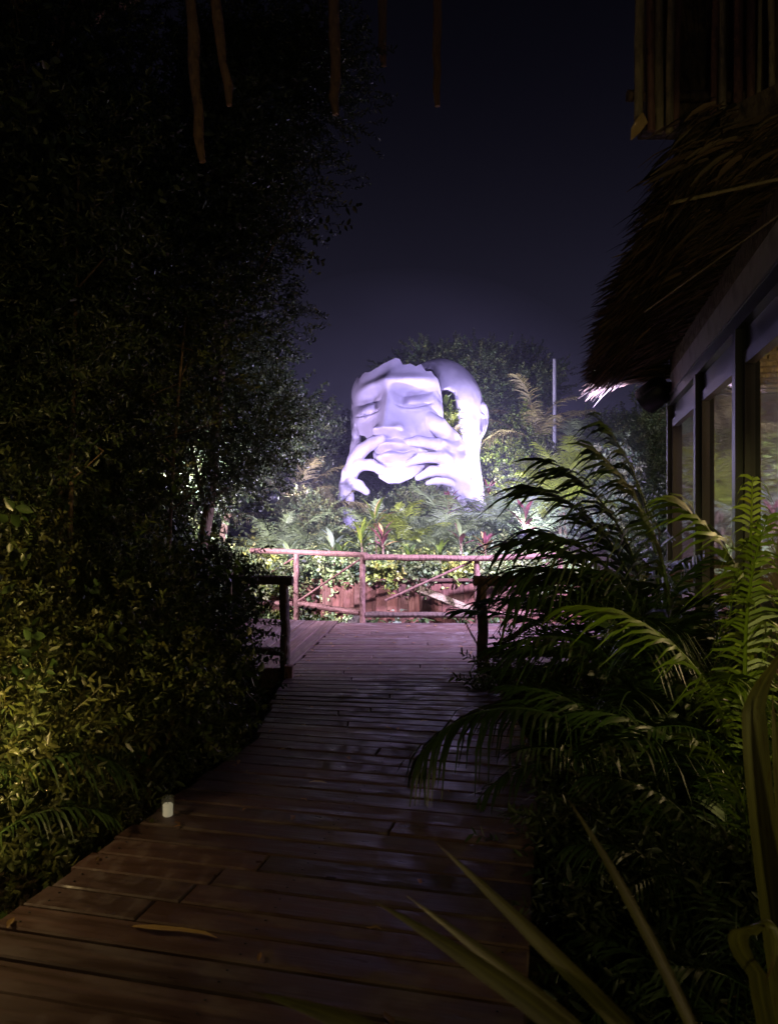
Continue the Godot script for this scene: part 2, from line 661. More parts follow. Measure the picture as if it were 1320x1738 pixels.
func face_mesh(scale: float) -> ArrayMesh:
	# the broken outline: upper and lower edge over the angle round the face
	var top := [[-1.45, 0.50], [-1.2, 0.62], [-1.05, 0.73], [-0.9, 0.78], [-0.78, 0.72], [-0.62, 0.80], [-0.48, 0.77], [-0.34, 0.80], [-0.15, 0.87], [0.0, 0.92], [0.10, 0.95], [0.19, 0.93], [0.26, 0.82], [0.40, 0.84], [0.52, 0.80], [0.64, 0.84], [0.72, 0.72], [0.84, 0.74], [0.96, 0.62], [1.07, 0.3]]
	var bot := [[-1.45, 0.12], [-1.1, -0.12], [-0.80, -0.22], [-0.62, -0.27], [-0.52, -0.36], [-0.44, -0.72], [-0.36, -0.98], [-0.1, -1.08], [0.2, -1.08], [0.5, -1.0], [0.8, -0.86], [0.98, -0.62], [1.07, -0.35]]
	var nu := 170
	var nv := 210
	var m := Mb.new()
	for side in 2:
		for i in nu + 1:
			var th := lerpf(-1.45, 1.07, float(i) / nu)
			var y0 := along(bot, th)
			var y1 := along(top, th) + 0.02 * crack.get_noise_1d(th * 300.0)
			for k in nv + 1:
				m.p(face_point(th, lerpf(y0, y1, float(k) / nv), side * 0.09) * scale)
	var w := nv + 1
	var half := (nu + 1) * w
	for i in nu:
		for k in nv:
			var a := i * w + k
			m.quad(a, a + 1, a + w + 1, a + w)
			m.quad(half + a, half + a + w, half + a + w + 1, half + a + 1)
	var rim := []
	for i in nu + 1:
		rim.append(i * w)
	for k in range(1, nv + 1):
		rim.append(nu * w + k)
	for i in range(nu - 1, -1, -1):
		rim.append(i * w + nv)
	for k in range(nv - 1, 0, -1):
		rim.append(k)
	for i in rim.size():
		var a: int = rim[i]
		var b: int = rim[(i + 1) % rim.size()]
		m.quad(m.p(m.v[a]), m.p(m.v[b]), m.p(m.v[half + b]), m.p(m.v[half + a]))
	return m.mesh()


func chain(pts: Array, r: Array) -> Array:
	var out := []
	for i in pts.size() - 1:
		out.append([pts[i], pts[i + 1], r[i], r[i + 1]])
	return out


func build_sculpture() -> void:
	crack.seed = 5
	crack.frequency = 0.02
	var s := 15.5 / FOCAL * 100.0
	var o := thing("head_sculpture", "giant white floodlit head whose hollow face is lifted off by two hands", "sculpture", pt(700, 870, 15.5))
	var head := part("hollow_head", net(head_field, Vector3(-0.35, -1.5, -1.3), Vector3(1.45, 2.75, 1.0), 0.032, s), M.statue, o)
	var ear_at := Transform3D(Basis(Vector3.UP, 0.62) * Basis(Vector3.BACK, -0.12), sp(815, 714, 0.10) * s)
	part("ear", net(ear_field, Vector3(-0.25, -0.42, -0.16), Vector3(0.25, 0.4, 0.18), 0.016, s), M.statue, head, ear_at)
	var turn := Basis(Vector3.BACK, 0.05) * Basis(Vector3.UP, -0.25) * Basis(Vector3.RIGHT, -0.13)
	part("lifted_face", face_mesh(s), M.statue, o, Transform3D(turn, sp(683, 724, 0.22) * s))
	# right hand in the picture: forearm rises out of the planting, fingers spread over the cheek and mouth
	var h := []
	h += chain([sp(806, 990, 0.75), sp(803, 900, 0.85), sp(795, 845, 0.93)], [0.27, 0.22, 0.20])
	h += chain([sp(795, 845, 0.93), sp(788, 812, 0.98), sp(778, 785, 1.0)], [0.20, 0.20, 0.19])
	h += chain([sp(796, 840, 0.93), sp(770, 768, 0.98)], [0.18, 0.15])
	h += chain([sp(796, 825, 0.95), sp(774, 803, 1.0)], [0.18, 0.14])
	h += chain([sp(784, 772, 0.92), sp(764, 746, 0.90), sp(742, 722, 0.94), sp(725, 708, 0.92)], [0.16, 0.145, 0.14, 0.112])
	h += chain([sp(770, 764, 0.98), sp(744, 755, 1.10), sp(712, 749, 1.14), sp(682, 751, 1.12)], [0.13, 0.098, 0.082, 0.055])
	h += chain([sp(772, 785, 1.02), sp(748, 776, 1.20), sp(716, 777, 1.22), sp(690, 788, 1.14)], [0.125, 0.092, 0.08, 0.052])
	h += chain([sp(778, 806, 1.0), sp(754, 799, 1.16), sp(732, 800, 1.18), sp(709, 811, 1.08)], [0.12, 0.088, 0.08, 0.052])
	h += chain([sp(782, 824, 0.96), sp(762, 817, 1.02), sp(742, 815, 1.0), sp(726, 820, 0.94)], [0.10, 0.066, 0.06, 0.045])
	# knuckles and tendons on the back of the hand
	for k in [[744, 755, 1.14], [749, 776, 1.24], [755, 799, 1.2]]:
		h.append([sp(k[0], k[1], k[2]), sp(788, 818, 1.10), 0.06, 0.05])
	set_bones(h, 0.042)
	part("hand", net(bone_field, Vector3(-0.4, -1.45, 0.3), Vector3(1.55, 1.85, 1.5), 0.022, s), M.statue, o)
	# left hand in the picture
	h = []
	h += chain([sp(604, 960, 0.80), sp(597, 900, 0.85), sp(587, 846, 0.92), sp(589, 826, 0.93)], [0.17, 0.145, 0.12, 0.125])
	h += chain([sp(589, 826, 0.93), sp(594, 803, 0.95), sp(602, 780, 0.95)], [0.125, 0.125, 0.10])
	h += chain([sp(602, 780, 0.95), sp(614, 764, 1.02), sp(632, 752, 1.16), sp(648, 745, 1.22)], [0.115, 0.105, 0.095, 0.07])
	h += chain([sp(600, 790, 0.85), sp(604, 760, 0.66), sp(605, 735, 0.60), sp(608, 712, 0.60)], [0.11, 0.088, 0.075, 0.055])
	h += chain([sp(596, 803, 0.98), sp(610, 789, 1.05), sp(630, 789, 1.12), sp(647, 798, 1.1), sp(660, 799, 1.06)], [0.10, 0.095, 0.085, 0.072, 0.05])
	h += chain([sp(588, 828, 0.98), sp(597, 820, 1.06), sp(609, 824, 1.12), sp(622, 835, 1.12)], [0.095, 0.09, 0.08, 0.055])
	set_bones(h, 0.04)
	part("hand", net(bone_field, Vector3(-1.4, -1.15, 0.3), Vector3(-0.25, 1.75, 1.4), 0.02, s), M.statue, o)
	# shoulder mass low in the planting
	set_bones([[sp(640, 905, 0.1), sp(770, 900, -0.2), 0.38, 0.5], [sp(700, 960, 0), sp(790, 960, -0.2), 0.6, 0.6]], 0.3)
	part("shoulder", net(bone_field, Vector3(-1.2, -1.6, -0.9), Vector3(1.6, 0.4, 0.8), 0.06, s), M.statue, o)


# ---------------------------------------------------------------- boardwalk, platform, railings
func edge_at(tbl: Array, t: float) -> Vector3:
	var i := mini(int(t), tbl.size() - 2)
	var a: Vector2 = tbl[i]
	var b: Vector2 = tbl[i + 1]
	var q := a.lerp(b, t - i)
	return Vector3(q.x, 0, -q.y)


func plank(o: Node, q: Array, k: int, top := 0.0) -> void:
	var m := Mb.new()
	var v0 := int(rnd(0, 5)) / 6.0 + rnd(0.0, 0.02)
	m.board(q, top + rnd(-0.002, 0.002), 0.036, 0.006, Rect2(rnd(0.0, 0.12), v0, 0.85, 0.14))
	part("plank", m.mesh(), M["deck%d" % k], o)


func build_boardwalk() -> void:
	var o := thing("boardwalk", "", "")
	tag(o, "", "", "", "structure")
	# left and right edge of the walk, (x, distance), bend by bend
	var le := [Vector2(-2.28, -0.6), Vector2(-0.88, 5.1), Vector2(-0.93, 6.3), Vector2(-0.95, 7.3), Vector2(-0.68, 10.45)]
	var ri := [Vector2(-0.31, -1.06), Vector2(0.91, 4.65), Vector2(0.93, 6.05), Vector2(0.95, 7.25), Vector2(1.02, 10.4)]
	var steps := [37, 9, 7, 20]
	for s in 4:
		for i in steps[s]:
			var t0: float = s + float(i) / steps[s]
			var t1: float = s + float(i + 1) / steps[s]
			var wide := edge_at(le, t0).distance_to(edge_at(le, t1))
			var g := (0.0038 + 0.004 * rng.randf()) / wide * (t1 - t0)
			var j := rnd(-0.012, 0.012)
			t0 += g + rnd(-0.05, 0.05) * (t1 - t0)
			t1 -= g
			var fl := edge_at(le, t0)
			var fr := edge_at(ri, t0)
			var bl := edge_at(le, t1)
			var br := edge_at(ri, t1)
			var dx := Vector3(rnd(-0.02, 0.02), 0, 0)
			fl += dx
			bl += dx
			var k: int = [0, 0, 1, 2, 2, 0, 1][rng.randi() % 7]
			var cut := -1.0
			if s == 0 and i == 26:
				cut = 0.40
			elif rng.randf() < 0.22:
				cut = rnd(0.25, 0.75)
			if cut > 0.0:
				plank(o, [fl, fl.lerp(fr, cut - 0.002), bl.lerp(br, cut - 0.002), bl], k, j * 0.2)
				plank(o, [fl.lerp(fr, cut + 0.002), fr, br, bl.lerp(br, cut + 0.002)], 3 if s == 0 and i == 26 else 2 - k, j * 0.2 + 0.001)
			else:
				plank(o, [fl, fr, br, bl], k, j * 0.2)
	# nail heads near both ends of each board
	var nails := []
	var disc := Mb.new()
	disc.tube([Vector3(0, 0, 0), Vector3(0, 0.0015, 0), Vector3(0, 0.002, 0)], [0.0045, 0.0045, 0.003], 7)
	for s in 4:
		for i in steps[s]:
			for w in [0.3, 0.7]:
				var t: float = s + (i + w) / steps[s]
				for x in [0.045, 0.5, 0.955]:
					var p := edge_at(le, t).lerp(edge_at(ri, t), x + rnd(-0.004, 0.004))
					nails.append(Transform3D(Basis(), p + Vector3(0, 0.0015, 0)))
	scatter("nail_heads", disc.mesh(), M.metal, nails, [], o)
	# the platform's side wings, boarded lengthways
	for i in 13:
		var x0 := -0.002 - i * 0.155
		var a := Vector3(-0.965 + x0 - 0.15, 0, -7.42 - i * 0.012)
		var b := Vector3(-0.965 + x0, 0, -7.42 - i * 0.012)
		var c := Vector3(-0.695 + x0, 0, -10.62 - i * 0.035)
		var d := Vector3(-0.695 + x0 - 0.15, 0, -10.62 - i * 0.035)
		plank(o, [a, b, c, d], rng.randi() % 3, -0.004)
	for i in 14:
		var z0 := -7.42 - i * 0.212
		plank(o, [Vector3(0.99 + i * 0.004, 0, z0), Vector3(3.4, 0, z0), Vector3(3.4, 0, z0 - 0.205), Vector3(0.99 + i * 0.004, 0, z0 - 0.205)], rng.randi() % 3, -0.006)
	# joists and edge boards that carry them
	var m := Mb.new()
	for x in [-0.84, 0.05, 0.82]:
		m.box(Vector3(x - 0.03, -0.16, -10.3), Vector3(x + 0.03, -0.042, -5.2))
	for tr in [[le, 0.04], [ri, -0.04]]:
		for s in 2:
			var a := edge_at(tr[0], s) + Vector3(tr[1], 0, 0)
			var b := edge_at(tr[0], s + 0.999) + Vector3(tr[1], 0, 0)
			var w := Vector3(0.018, 0, 0)
			m.hexa([a - w + Vector3(0, -0.2, 0), a + w + Vector3(0, -0.2, 0), b + w + Vector3(0, -0.2, 0), b - w + Vector3(0, -0.2, 0)],
				[a - w + Vector3(0, -0.045, 0), a + w + Vector3(0, -0.045, 0), b + w + Vector3(0, -0.045, 0), b - w + Vector3(0, -0.045, 0)])
	m.box(Vector3(-2.95, -0.2, -7.46), Vector3(-1.0, -0.046, -7.42))
	m.box(Vector3(1.0, -0.2, -7.46), Vector3(3.4, -0.048, -7.42))
	part("joist", m.mesh(), M.log_dark, o)


func log_between(called: String, a: Vector3, b: Vector3, r: float, mat: Material, parent: Node, taper := 0.9) -> void:
	var m := Mb.new()
	var pts := []
	var rad := []
	var n := 9
	for i in n + 1:
		var t := float(i) / n
		pts.append(a.lerp(b, t) + Vector3(rnd(-1, 1), rnd(-1, 1), rnd(-1, 1)) * r * 0.12)
		rad.append(r * lerpf(1.0, taper, t) * rnd(0.94, 1.06))
	m.tube(pts, rad, 10, 0.05, rnd(0, 6))
	part(called, m.mesh(), mat, parent)


func build_railings() -> void:
	var o := thing("log_railing", "reddish log railing with slanting braces across the far end of the platform", "railing")
	var posts := [pt(503, 1050, 10.95), pt(615, 1060, 10.42), pt(809, 1058, 10.45), Vector3(2.35, 0, -10.6)]
	for i in 4:
		var b: Vector3 = posts[i]
		log_between("post", Vector3(b.x, -0.25, b.z), Vector3(b.x, 0.90, b.z), 0.043, M.log, o)
	var y := 0.925
	log_between("top_rail", Vector3(-2.05, y, -11.5), Vector3(posts[1].x + 0.06, y - 0.01, -10.40), 0.042, M.log, o)
	log_between("top_rail", Vector3(posts[1].x + 0.03, y - 0.03, -10.36), Vector3(posts[2].x + 0.2, y - 0.055, -10.40), 0.044, M.log, o)
	log_between("top_rail", Vector3(posts[2].x + 0.15, y - 0.05, -10.44), Vector3(2.5, y - 0.02, -10.6), 0.045, M.log, o)
	log_between("bottom_rail", Vector3(-1.95, 0.17, -11.3), Vector3(posts[0].x - 0.04, 0.19, -10.95), 0.045, M.log, o)
	log_between("bottom_rail", Vector3(posts[0].x + 0.04, 0.2, -10.93), Vector3(posts[1].x - 0.04, 0.13, -10.44), 0.045, M.log, o)
	log_between("bottom_rail", Vector3(posts[1].x + 0.04, 0.11, -10.42), Vector3(posts[2].x - 0.04, 0.10, -10.44), 0.042, M.log_dark, o)
	log_between("bottom_rail", Vector3(posts[2].x + 0.04, 0.10, -10.45), Vector3(2.3, 0.11, -10.6), 0.042, M.log, o)
	log_between("brace", Vector3(-1.28, 0.24, -10.9), Vector3(-0.40, 0.85, -10.45), 0.016, M.log, o)
	log_between("brace", Vector3(-2.0, 0.45, -11.4), Vector3(-1.36, 0.84, -10.98), 0.016, M.log, o)
	log_between("brace", Vector3(-0.05, 0.30, -10.43), Vector3(1.12, 0.83, -10.44), 0.019, M.log, o)
	log_between("brace", Vector3(1.25, 0.20, -10.46), Vector3(2.2, 0.80, -10.58), 0.018, M.log, o)
	o = thing("near_railing", "dark log railing on the left, half buried in the hedge", "railing")
	log_between("post", Vector3(-0.985, -0.25, -7.36), Vector3(-1.0, 0.86, -7.36), 0.05, M.log_dark, o)
	log_between("top_rail", Vector3(-0.92, 0.845, -7.34), Vector3(-2.5, 0.86, -7.6), 0.045, M.log_dark, o)
	log_between("bottom_rail", Vector3(-1.04, 0.16, -7.37), Vector3(-2.5, 0.2, -7.62), 0.04, M.log_dark, o)
	o = thing("near_railing", "dark log railing on the right that runs in behind the palms", "railing")
	log_between("post", Vector3(0.90, -0.25, -7.28), Vector3(0.865, 0.87, -7.26), 0.056, M.log_dark, o)
	log_between("top_rail", Vector3(0.80, 0.85, -7.27), Vector3(2.9, 0.86, -7.4), 0.05, M.log_dark, o)
	log_between("bottom_rail", Vector3(0.93, 0.15, -7.3), Vector3(2.9, 0.18, -7.42), 0.042, M.log_dark, o)
	log_between("brace", Vector3(1.0, 0.22, -7.32), Vector3(2.0, 0.80, -7.36), 0.025, M.log_dark, o)
	# small block at the foot of the left post
	var m := Mb.new()
	m.board([Vector3(-0.94, 0, -6.92), Vector3(-0.87, 0, -6.92), Vector3(-0.865, 0, -7.0), Vector3(-0.945, 0, -7.0)], 0.115, 0.113, 0.006)
	tag(part("wood_block", m.mesh(), M.log), "small wooden block standing at the foot of the left dark post", "block")


func build_planter() -> void:
	var o := thing("planter_wall", "reddish planter wall of upright boards behind the log railing", "wall")
	for i in 33:
		var x := -2.4 + i * 0.158
		var zz := -11.05 - (0.0 if x > -0.2 else (-0.2 - x) * 0.32)
		var m := Mb.new()
		var h := rnd(0.46, 0.52)
		var q := [Vector3(0, 0, 0), Vector3(0.151, 0, 0), Vector3(0.151, 0, -0.03), Vector3(0, 0, -0.03)]
		m.board(q, h, h + 0.33, 0.004, Rect2(0.05, (i % 6) / 6.0, 0.3, 0.15))
		# grain runs upright: swap u and v on the faces
		for k in m.v.size():
			m.uv[k] = Vector2(m.v[k].y * 0.45 + (i * 0.37 - floorf(i * 0.37)), (i % 6) / 6.0 + m.v[k].x * 0.9)
		part("board", m.mesh(), M["red%d" % (rng.randi() % 3)], o, Transform3D(Basis(Vector3.UP, rnd(-0.02, 0.02)), Vector3(x, 0, zz + rnd(-0.006, 0.006))))
	var c := Mb.new()
	c.board([Vector3(-0.2, 0, -11.0), Vector3(2.85, 0, -11.0), Vector3(2.85, 0, -11.12), Vector3(-0.2, 0, -11.12)], 0.545, 0.035, 0.006)
	part("cap_rail", c.mesh(), M.red2, o)
	# loose grey board leaning on the wall
	var t := Mb.new()
	var a := pt(722, 1002, 10.9)
	var b := pt(792, 1032, 10.75)
	t.board([Vector3(-0.4, 0, 0.05), Vector3(0.4, 0, 0.05), Vector3(0.4, 0, -0.05), Vector3(-0.4, 0, -0.05)], 0.0, 0.025, 0.004)
	tag(part("loose_board", t.mesh(), M.cane, null, Transform3D(Basis(Vector3.BACK, atan2(b.y - a.y, b.x - a.x)) * Basis(Vector3.RIGHT, 1.2), (a + b) / 2)), "loose grey board lying aslant against the planter wall", "board")


# ground: one sheet, with the planting bed raised behind the planter wall
func ground_height(x: float, z: float) -> float:
	var d := -z
	var h := -0.36
	var fx := smoothstep(-3.6, -2.5, x) * (1.0 - smoothstep(3.4, 6.0, x))
	h += fx * (0.74 * smoothstep(11.10, 11.14, d - (0.0 if x > -0.2 else (-0.2 - x) * 0.32)) + 0.85 * smoothstep(11.3, 15.0, d)) * (1.0 - smoothstep(18.0, 24.0, d))
	return h


func build_ground() -> void:
	var m := Mb.new()
	var xs := []
	var zs := []
	for i in 61:
		xs.append(-9.0 + i * 0.3)
	for i in 97:
		zs.append(3.0 - i * 0.25)
	xs = [-150.0, -40.0, -15.0] + xs + [15.0, 40.0, 150.0]
	zs = [60.0, 15.0] + zs + [-30.0, -60.0, -180.0]
	for z in zs:
		for x in xs:
			m.p(Vector3(x, ground_height(x, z) + 0.02 * sin(x * 7.1 + z * 3.3) * sin(z * 5.7), z))
	for k in zs.size() - 1:
		for i in xs.size() - 1:
			var a: int = k * xs.size() + i
			m.quad(a, a + xs.size(), a + xs.size() + 1, a + 1)
	structure("ground", m.mesh(), M.soil)


# ---------------------------------------------------------------- the thatched building on the right
# own axes: x out of the wall towards the walk, y up, z along the wall away from the viewer
func build_building() -> void:
	var along := Vector3(1.08, 0, -4.5).normalized()
	var out := Vector3(-along.z, 0, along.x) * -1.0
	if out.x > 0.0:
		out = -out
	var base := Vector3(1.06, 0, 0)
	var o := thing("thatched_building", "dark glass-walled building with a ragged thatched eave on the right", "building", Vector3.ZERO)
	o.transform = Transform3D(Basis(-out, Vector3.UP, -along) , base)
	# now: +x into the building, -z along the wall away from the viewer
	var far := 8.75
	var m := Mb.new()
	m.box(Vector3(0.0, 2.80, -far), Vector3(0.14, 3.02, -0.4))
	part("fascia", m.mesh(), M.fascia, o)
	m = Mb.new()
	m.box(Vector3(-0.02, 2.70, -far - 0.01), Vector3(0.10, 2.797, -0.4))
	m.box(Vector3(-0.035, 2.655, -far - 0.02), Vector3(0.09, 2.697, -0.4))
	m.box(Vector3(0.02, 2.50, -far + 0.02), Vector3(0.10, 2.652, -0.4))
	part("head_frame", m.mesh(), M.frame, o)
	m = Mb.new()
	m.box(Vector3(-0.03, 2.77, -far - 0.015), Vector3(-0.021, 2.785, -0.4))
	part("drip_strip", m.mesh(), M.frame_light, o)
	m = Mb.new()
	m.box(Vector3(-0.06, -0.4, -far - 0.02), Vector3(0.14, 0.22, -0.4))
	part("plinth", m.mesh(), M.plaster, o)
	var zs := [8.62, 6.66, 5.02, 3.36, 1.7, 0.5]
	for i in zs.size():
		m = Mb.new()
		var w := 0.05
		m.box(Vector3(-0.045, 0.22, -zs[i] - w), Vector3(0.10, 2.652, -zs[i] + w))
		var p := part("window_post", m.mesh(), M.frame, o)
		if i == 0:
			tag(p, "pale corner post")
			p.material_override = M.frame_light
		if i + 1 < zs.size():
			var a: float = -zs[i] + 0.05
			var b: float = -zs[i + 1] - 0.05
			m = Mb.new()
			for y in [[0.22, 0.30], [2.42, 2.50]]:
				m.box(Vector3(0.0, y[0], a), Vector3(0.06, y[1], b))
			m.box(Vector3(0.0, 0.30, a), Vector3(0.06, 2.42, a + 0.06))
			m.box(Vector3(0.0, 0.30, b - 0.06), Vector3(0.06, 2.42, b))
			var f := part("window", m.mesh(), M.frame_light, o)
			m = Mb.new()
			m.face(Vector3(0.03, 0.30, a + 0.06), Vector3(0.03, 2.42, a + 0.06), Vector3(0.03, 2.42, b - 0.06), Vector3(0.03, 0.30, b - 0.06))
			part("pane", m.mesh(), M.glass, f)
	# room behind the glass
	m = Mb.new()
	m.box(Vector3(0.145, -0.05, -far + 0.1), Vector3(4.2, 0.10, -0.4))
	part("room_floor", m.mesh(), M.floor_in, o)
	m = Mb.new()
	m.box(Vector3(4.2, 0.1, -far), Vector3(4.35, 3.0, -0.4))
	m.box(Vector3(0.16, -0.3, -0.4), Vector3(4.35, 3.0, -0.25))
	m.box(Vector3(0.06, -0.3, -far - 0.12), Vector3(4.35, 3.0, -far))
	part("wall", m.mesh(), M.plaster, o)
	m = Mb.new()
	m.box(Vector3(0.145, 2.85, -far), Vector3(4.35, 3.02, -0.4))
	part("room_ceiling", m.mesh(), M.plaster, o)
	for i in 26:
		m = Mb.new()
		var z := -0.7 - i * 0.31
		m.box(Vector3(0.2, 2.74, z - 0.06), Vector3(4.19, 2.845, z + 0.06))
		part("ceiling_beam", m.mesh(), M.cane, o)
	for i in 3:
		m = Mb.new()
		var at := Vector3(1.5, 2.25, -2.4 - i * 2.2)
		m.tube([at + Vector3(0, 0.5, 0), at + Vector3(0, 0.2, 0)], [0.006, 0.006], 5)
		m.tube([at + Vector3(0, 0.2, 0), at + Vector3(0, 0.17, 0), at + Vector3(0, 0.02, 0), at], [0.03, 0.08, 0.17, 0.172], 16)
		part("pendant_shade", m.mesh(), M.metal, o)
	m = Mb.new()
	m.box(Vector3(3.2, 0.1, -7.6), Vector3(3.7, 1.15, -2.0))
	m.box(Vector3(3.1, 1.152, -7.7), Vector3(3.75, 1.2, -1.9))
	part("counter", m.mesh(), M.log_dark, o)
	# roof: sloping slab under thatch, a little lower at the eave
	m = Mb.new()
	var rf := [[-0.62, 3.06], [0.15, 3.30], [4.5, 5.6]]
	for k in 2:
		var a: Array = rf[k]
		var b: Array = rf[k + 1]
		var ax: float = -0.42 if k == 0 else a[0]
		m.hexa([Vector3(ax, a[1], -3.3 if k == 0 else -0.3), Vector3(b[0], b[1], -3.3 if k == 0 else -0.3), Vector3(b[0], b[1], -far - 0.25), Vector3(a[0], a[1], -far - 0.25)],
			[Vector3(ax, a[1] + 0.16, -3.3 if k == 0 else -0.3), Vector3(b[0], b[1] + 0.16, -3.3 if k == 0 else -0.3), Vector3(b[0], b[1] + 0.16, -far - 0.25), Vector3(a[0], a[1] + 0.16, -far - 0.25)])
	m.box(Vector3(0.0, 3.023, -far), Vector3(0.16, 3.29, -0.4))
	part("roof_deck", m.mesh(), M.thatch, o)
	for i in 9:
		log_between("rafter", Vector3(-0.42 - 0.02 * i, 3.10 - 0.006 * i, -3.5 - i * 0.63), Vector3(0.1, 3.25, -3.5 - i * 0.63), 0.03, M.log_dark, o)
	# straw: long blades hung along the underside, over the eave and off the far gable
	var blade := Mb.new()
	blade.blade([Vector3(0, 0, 0), Vector3(0, 0.2, 0.004), Vector3(0, 0.42, -0.01), Vector3(0, 0.6, -0.04)], [0.006, 0.011, 0.009, 0.002], Vector3.RIGHT, 0.3)
	var straw := blade.mesh()
	var where := []
	var tints := []
	for i in 15000:
		var z := -rnd(3.25, far + 0.35)
		var x := 0.1 - 0.68 * pow(rng.randf(), 0.8)
		var y := 3.06 + (x + 0.62) * 0.31 - rnd(0.0, 0.07)
		var dir := Vector3(-1.0, -0.20 + rnd(-0.22, 0.2), rnd(-0.4, 0.4))
		if i % 3 == 0:
			x = -0.5 + rnd(-0.1, 0.1)
			y = 3.07 + rnd(-0.05, 0.2)
			dir = Vector3(-1.0, -0.5 + rnd(-0.35, 0.3), rnd(-0.3, 0.2))
		elif i % 7 == 0:
			z = -far - rnd(-0.05, 0.14)
			x = 0.12 - rnd(0.0, 0.6)
			y = 3.0 + rnd(0.0, 0.12)
			dir = Vector3(-1.0, rnd(-0.12, 0.08), rnd(-0.35, 0.1))
		var sc := rnd(0.38, 0.78)
		if x < -0.4 and rng.randf() < 0.5:
			sc *= 0.55
		var near := lerpf(0.86, 1.0, clampf((-z - 3.3) / 4.0, 0, 1))
		x = 0.1 + (x - 0.1) * near
		sc *= lerpf(0.6, 1.0, clampf((-z - 3.3) / 3.0, 0, 1))
		where.append(Transform3D(facing(dir, Vector3.UP) * Basis(Vector3.UP, rnd(-0.8, 0.8)) * Basis.from_scale(Vector3(rnd(0.5, 1.5), sc, 1)), Vector3(x, y, z)))
		var g := rnd(0.25, 1.0)
		g = g * g
		tints.append(Color(g * rnd(0.9, 1.15), g, g * 0.95))
	scatter("thatch", straw, M.straw, where, tints, o)
	# a stray pale straw and a few loose ends
	log_between("loose_straw", Vector3(-0.55, 2.90, -5.4), Vector3(0.0, 3.0, -3.9), 0.006, M.cane, o)
	log_between("loose_straw", Vector3(-0.6, 2.94, -3.55), Vector3(-0.05, 3.0, -3.5), 0.009, M.cane, o)
	# screen of cane poles above the near end of the eave
	var sc := thing("cane_screen", "upright screen of weathered cane poles above the thatched eave", "screen")
	for i in 46:
		var x := 1.14 + i * 0.043
		var r := rnd(0.010, 0.024)
		if rng.randf() < 0.12:
			continue
		log_between("pole", Vector3(x + rnd(-0.012, 0.012), 3.24 + rnd(-0.05, 0.05), -3.5 + rnd(-0.03, 0.03)), Vector3(x + rnd(-0.035, 0.035), 5.0, -3.5 + rnd(-0.03, 0.03)), r, M.cane if rng.randf() < 0.7 else M.log, sc, rnd(0.8, 1.1))
	log_between("rail", Vector3(1.10, 3.42, -3.55), Vector3(3.2, 3.42, -3.55), 0.025, M.log_dark, sc)
	log_between("rail", Vector3(1.10, 4.5, -3.55), Vector3(3.2, 4.5, -3.55), 0.025, M.log_dark, sc)
	# backing wall of the upper storey
	m = Mb.new()
	m.box(Vector3(1.2, 3.3, -3.72), Vector3(3.6, 5.3, -3.6))
	part("backing", m.mesh(), M.thatch, sc)
	# dry leaf caught at the screen's corner
	m = Mb.new()
	var lp := pt(1070, 238, 3.4)
	m.blade([lp, lp + Vector3(0.02, 0.04, 0), lp + Vector3(0.045, 0.075, 0.01), lp + Vector3(0.05, 0.12, 0.0)], [0.003, 0.022, 0.026, 0.004], Vector3(0.8, -0.5, 0.2), 0.3)
	tag(part("dry_leaf", m.mesh(), M.dry), "dry orange leaf hanging at the lower corner of the cane screen", "leaf")


# ---------------------------------------------------------------- lamps
func spot(parent: Node, at: Vector3, towards: Vector3, color: Color, energy: float, angle: float, soft: float, size := 0.06) -> void:
	var l := SpotLight3D.new()
	l.name = "beam"
	l.light_color = color.linear_to_srgb()
	l.light_energy = energy
	l.spot_angle = angle
	l.spot_angle_attenuation = soft
	l.spot_range = 40
	l.spot_attenuation = 2
	l.light_size = size
	l.shadow_enabled = true
	parent.add_child(l, true)
	l.look_at_from_position(at, towards, Vector3.UP if absf((towards - at).normalized().y) < 0.95 else Vector3.RIGHT)


func omni(parent: Node, at: Vector3, color: Color, energy: float, size := 0.05) -> void:
	var l := OmniLight3D.new()
	l.name = "glow"
	l.light_color = color.linear_to_srgb()
	l.light_energy = energy
	l.omni_range = 30
	l.omni_attenuation = 2
	l.light_size = size
	l.shadow_enabled = true
	parent.add_child(l, true)
	l.position = at


# a round floodlight in a dark can, aimed; its lens gives the light
func floodlight(label: String, at: Vector3, towards: Vector3, r: float, color: Color, energy: float, angle: float, soft: float) -> void:
	var o := thing("floodlight", label, "floodlight", at)
	var b := facing(towards - at)
	var m := Mb.new()
	m.tube([b * Vector3(0, -r * 1.25, 0), b * Vector3(0, -r * 1.15, 0), b * Vector3(0, -r * 0.6, 0), b * Vector3(0, r * 0.6, 0), b * Vector3(0, r * 0.62, 0)], [r * 0.4, r * 0.75, r * 0.97, r, r * 0.9], 20)
	part("housing", m.mesh(), M.metal, o)
	m = Mb.new()
	m.tube([b * Vector3(0, r * 0.64, 0), b * Vector3(0, r * 0.70, 0)], [r * 0.86, r * 0.8], 20)
	part("lens", m.mesh(), glow_mat(color, 6.0), o)
	m = Mb.new()
	for k in [-1, 1]:
		m.tube([b * Vector3(k * r * 1.03, 0, 0), b * Vector3(k * r * 1.1, -r * 0.9, 0), b * Vector3(0, -r * 1.6, 0)], [0.012, 0.012, 0.012], 6)
	part("bracket", m.mesh(), M.metal, o)
	var far := o.position + b * Vector3(0, r * 0.75, 0)
	spot(o, far, towards, color, energy, angle, soft, r * 0.6)


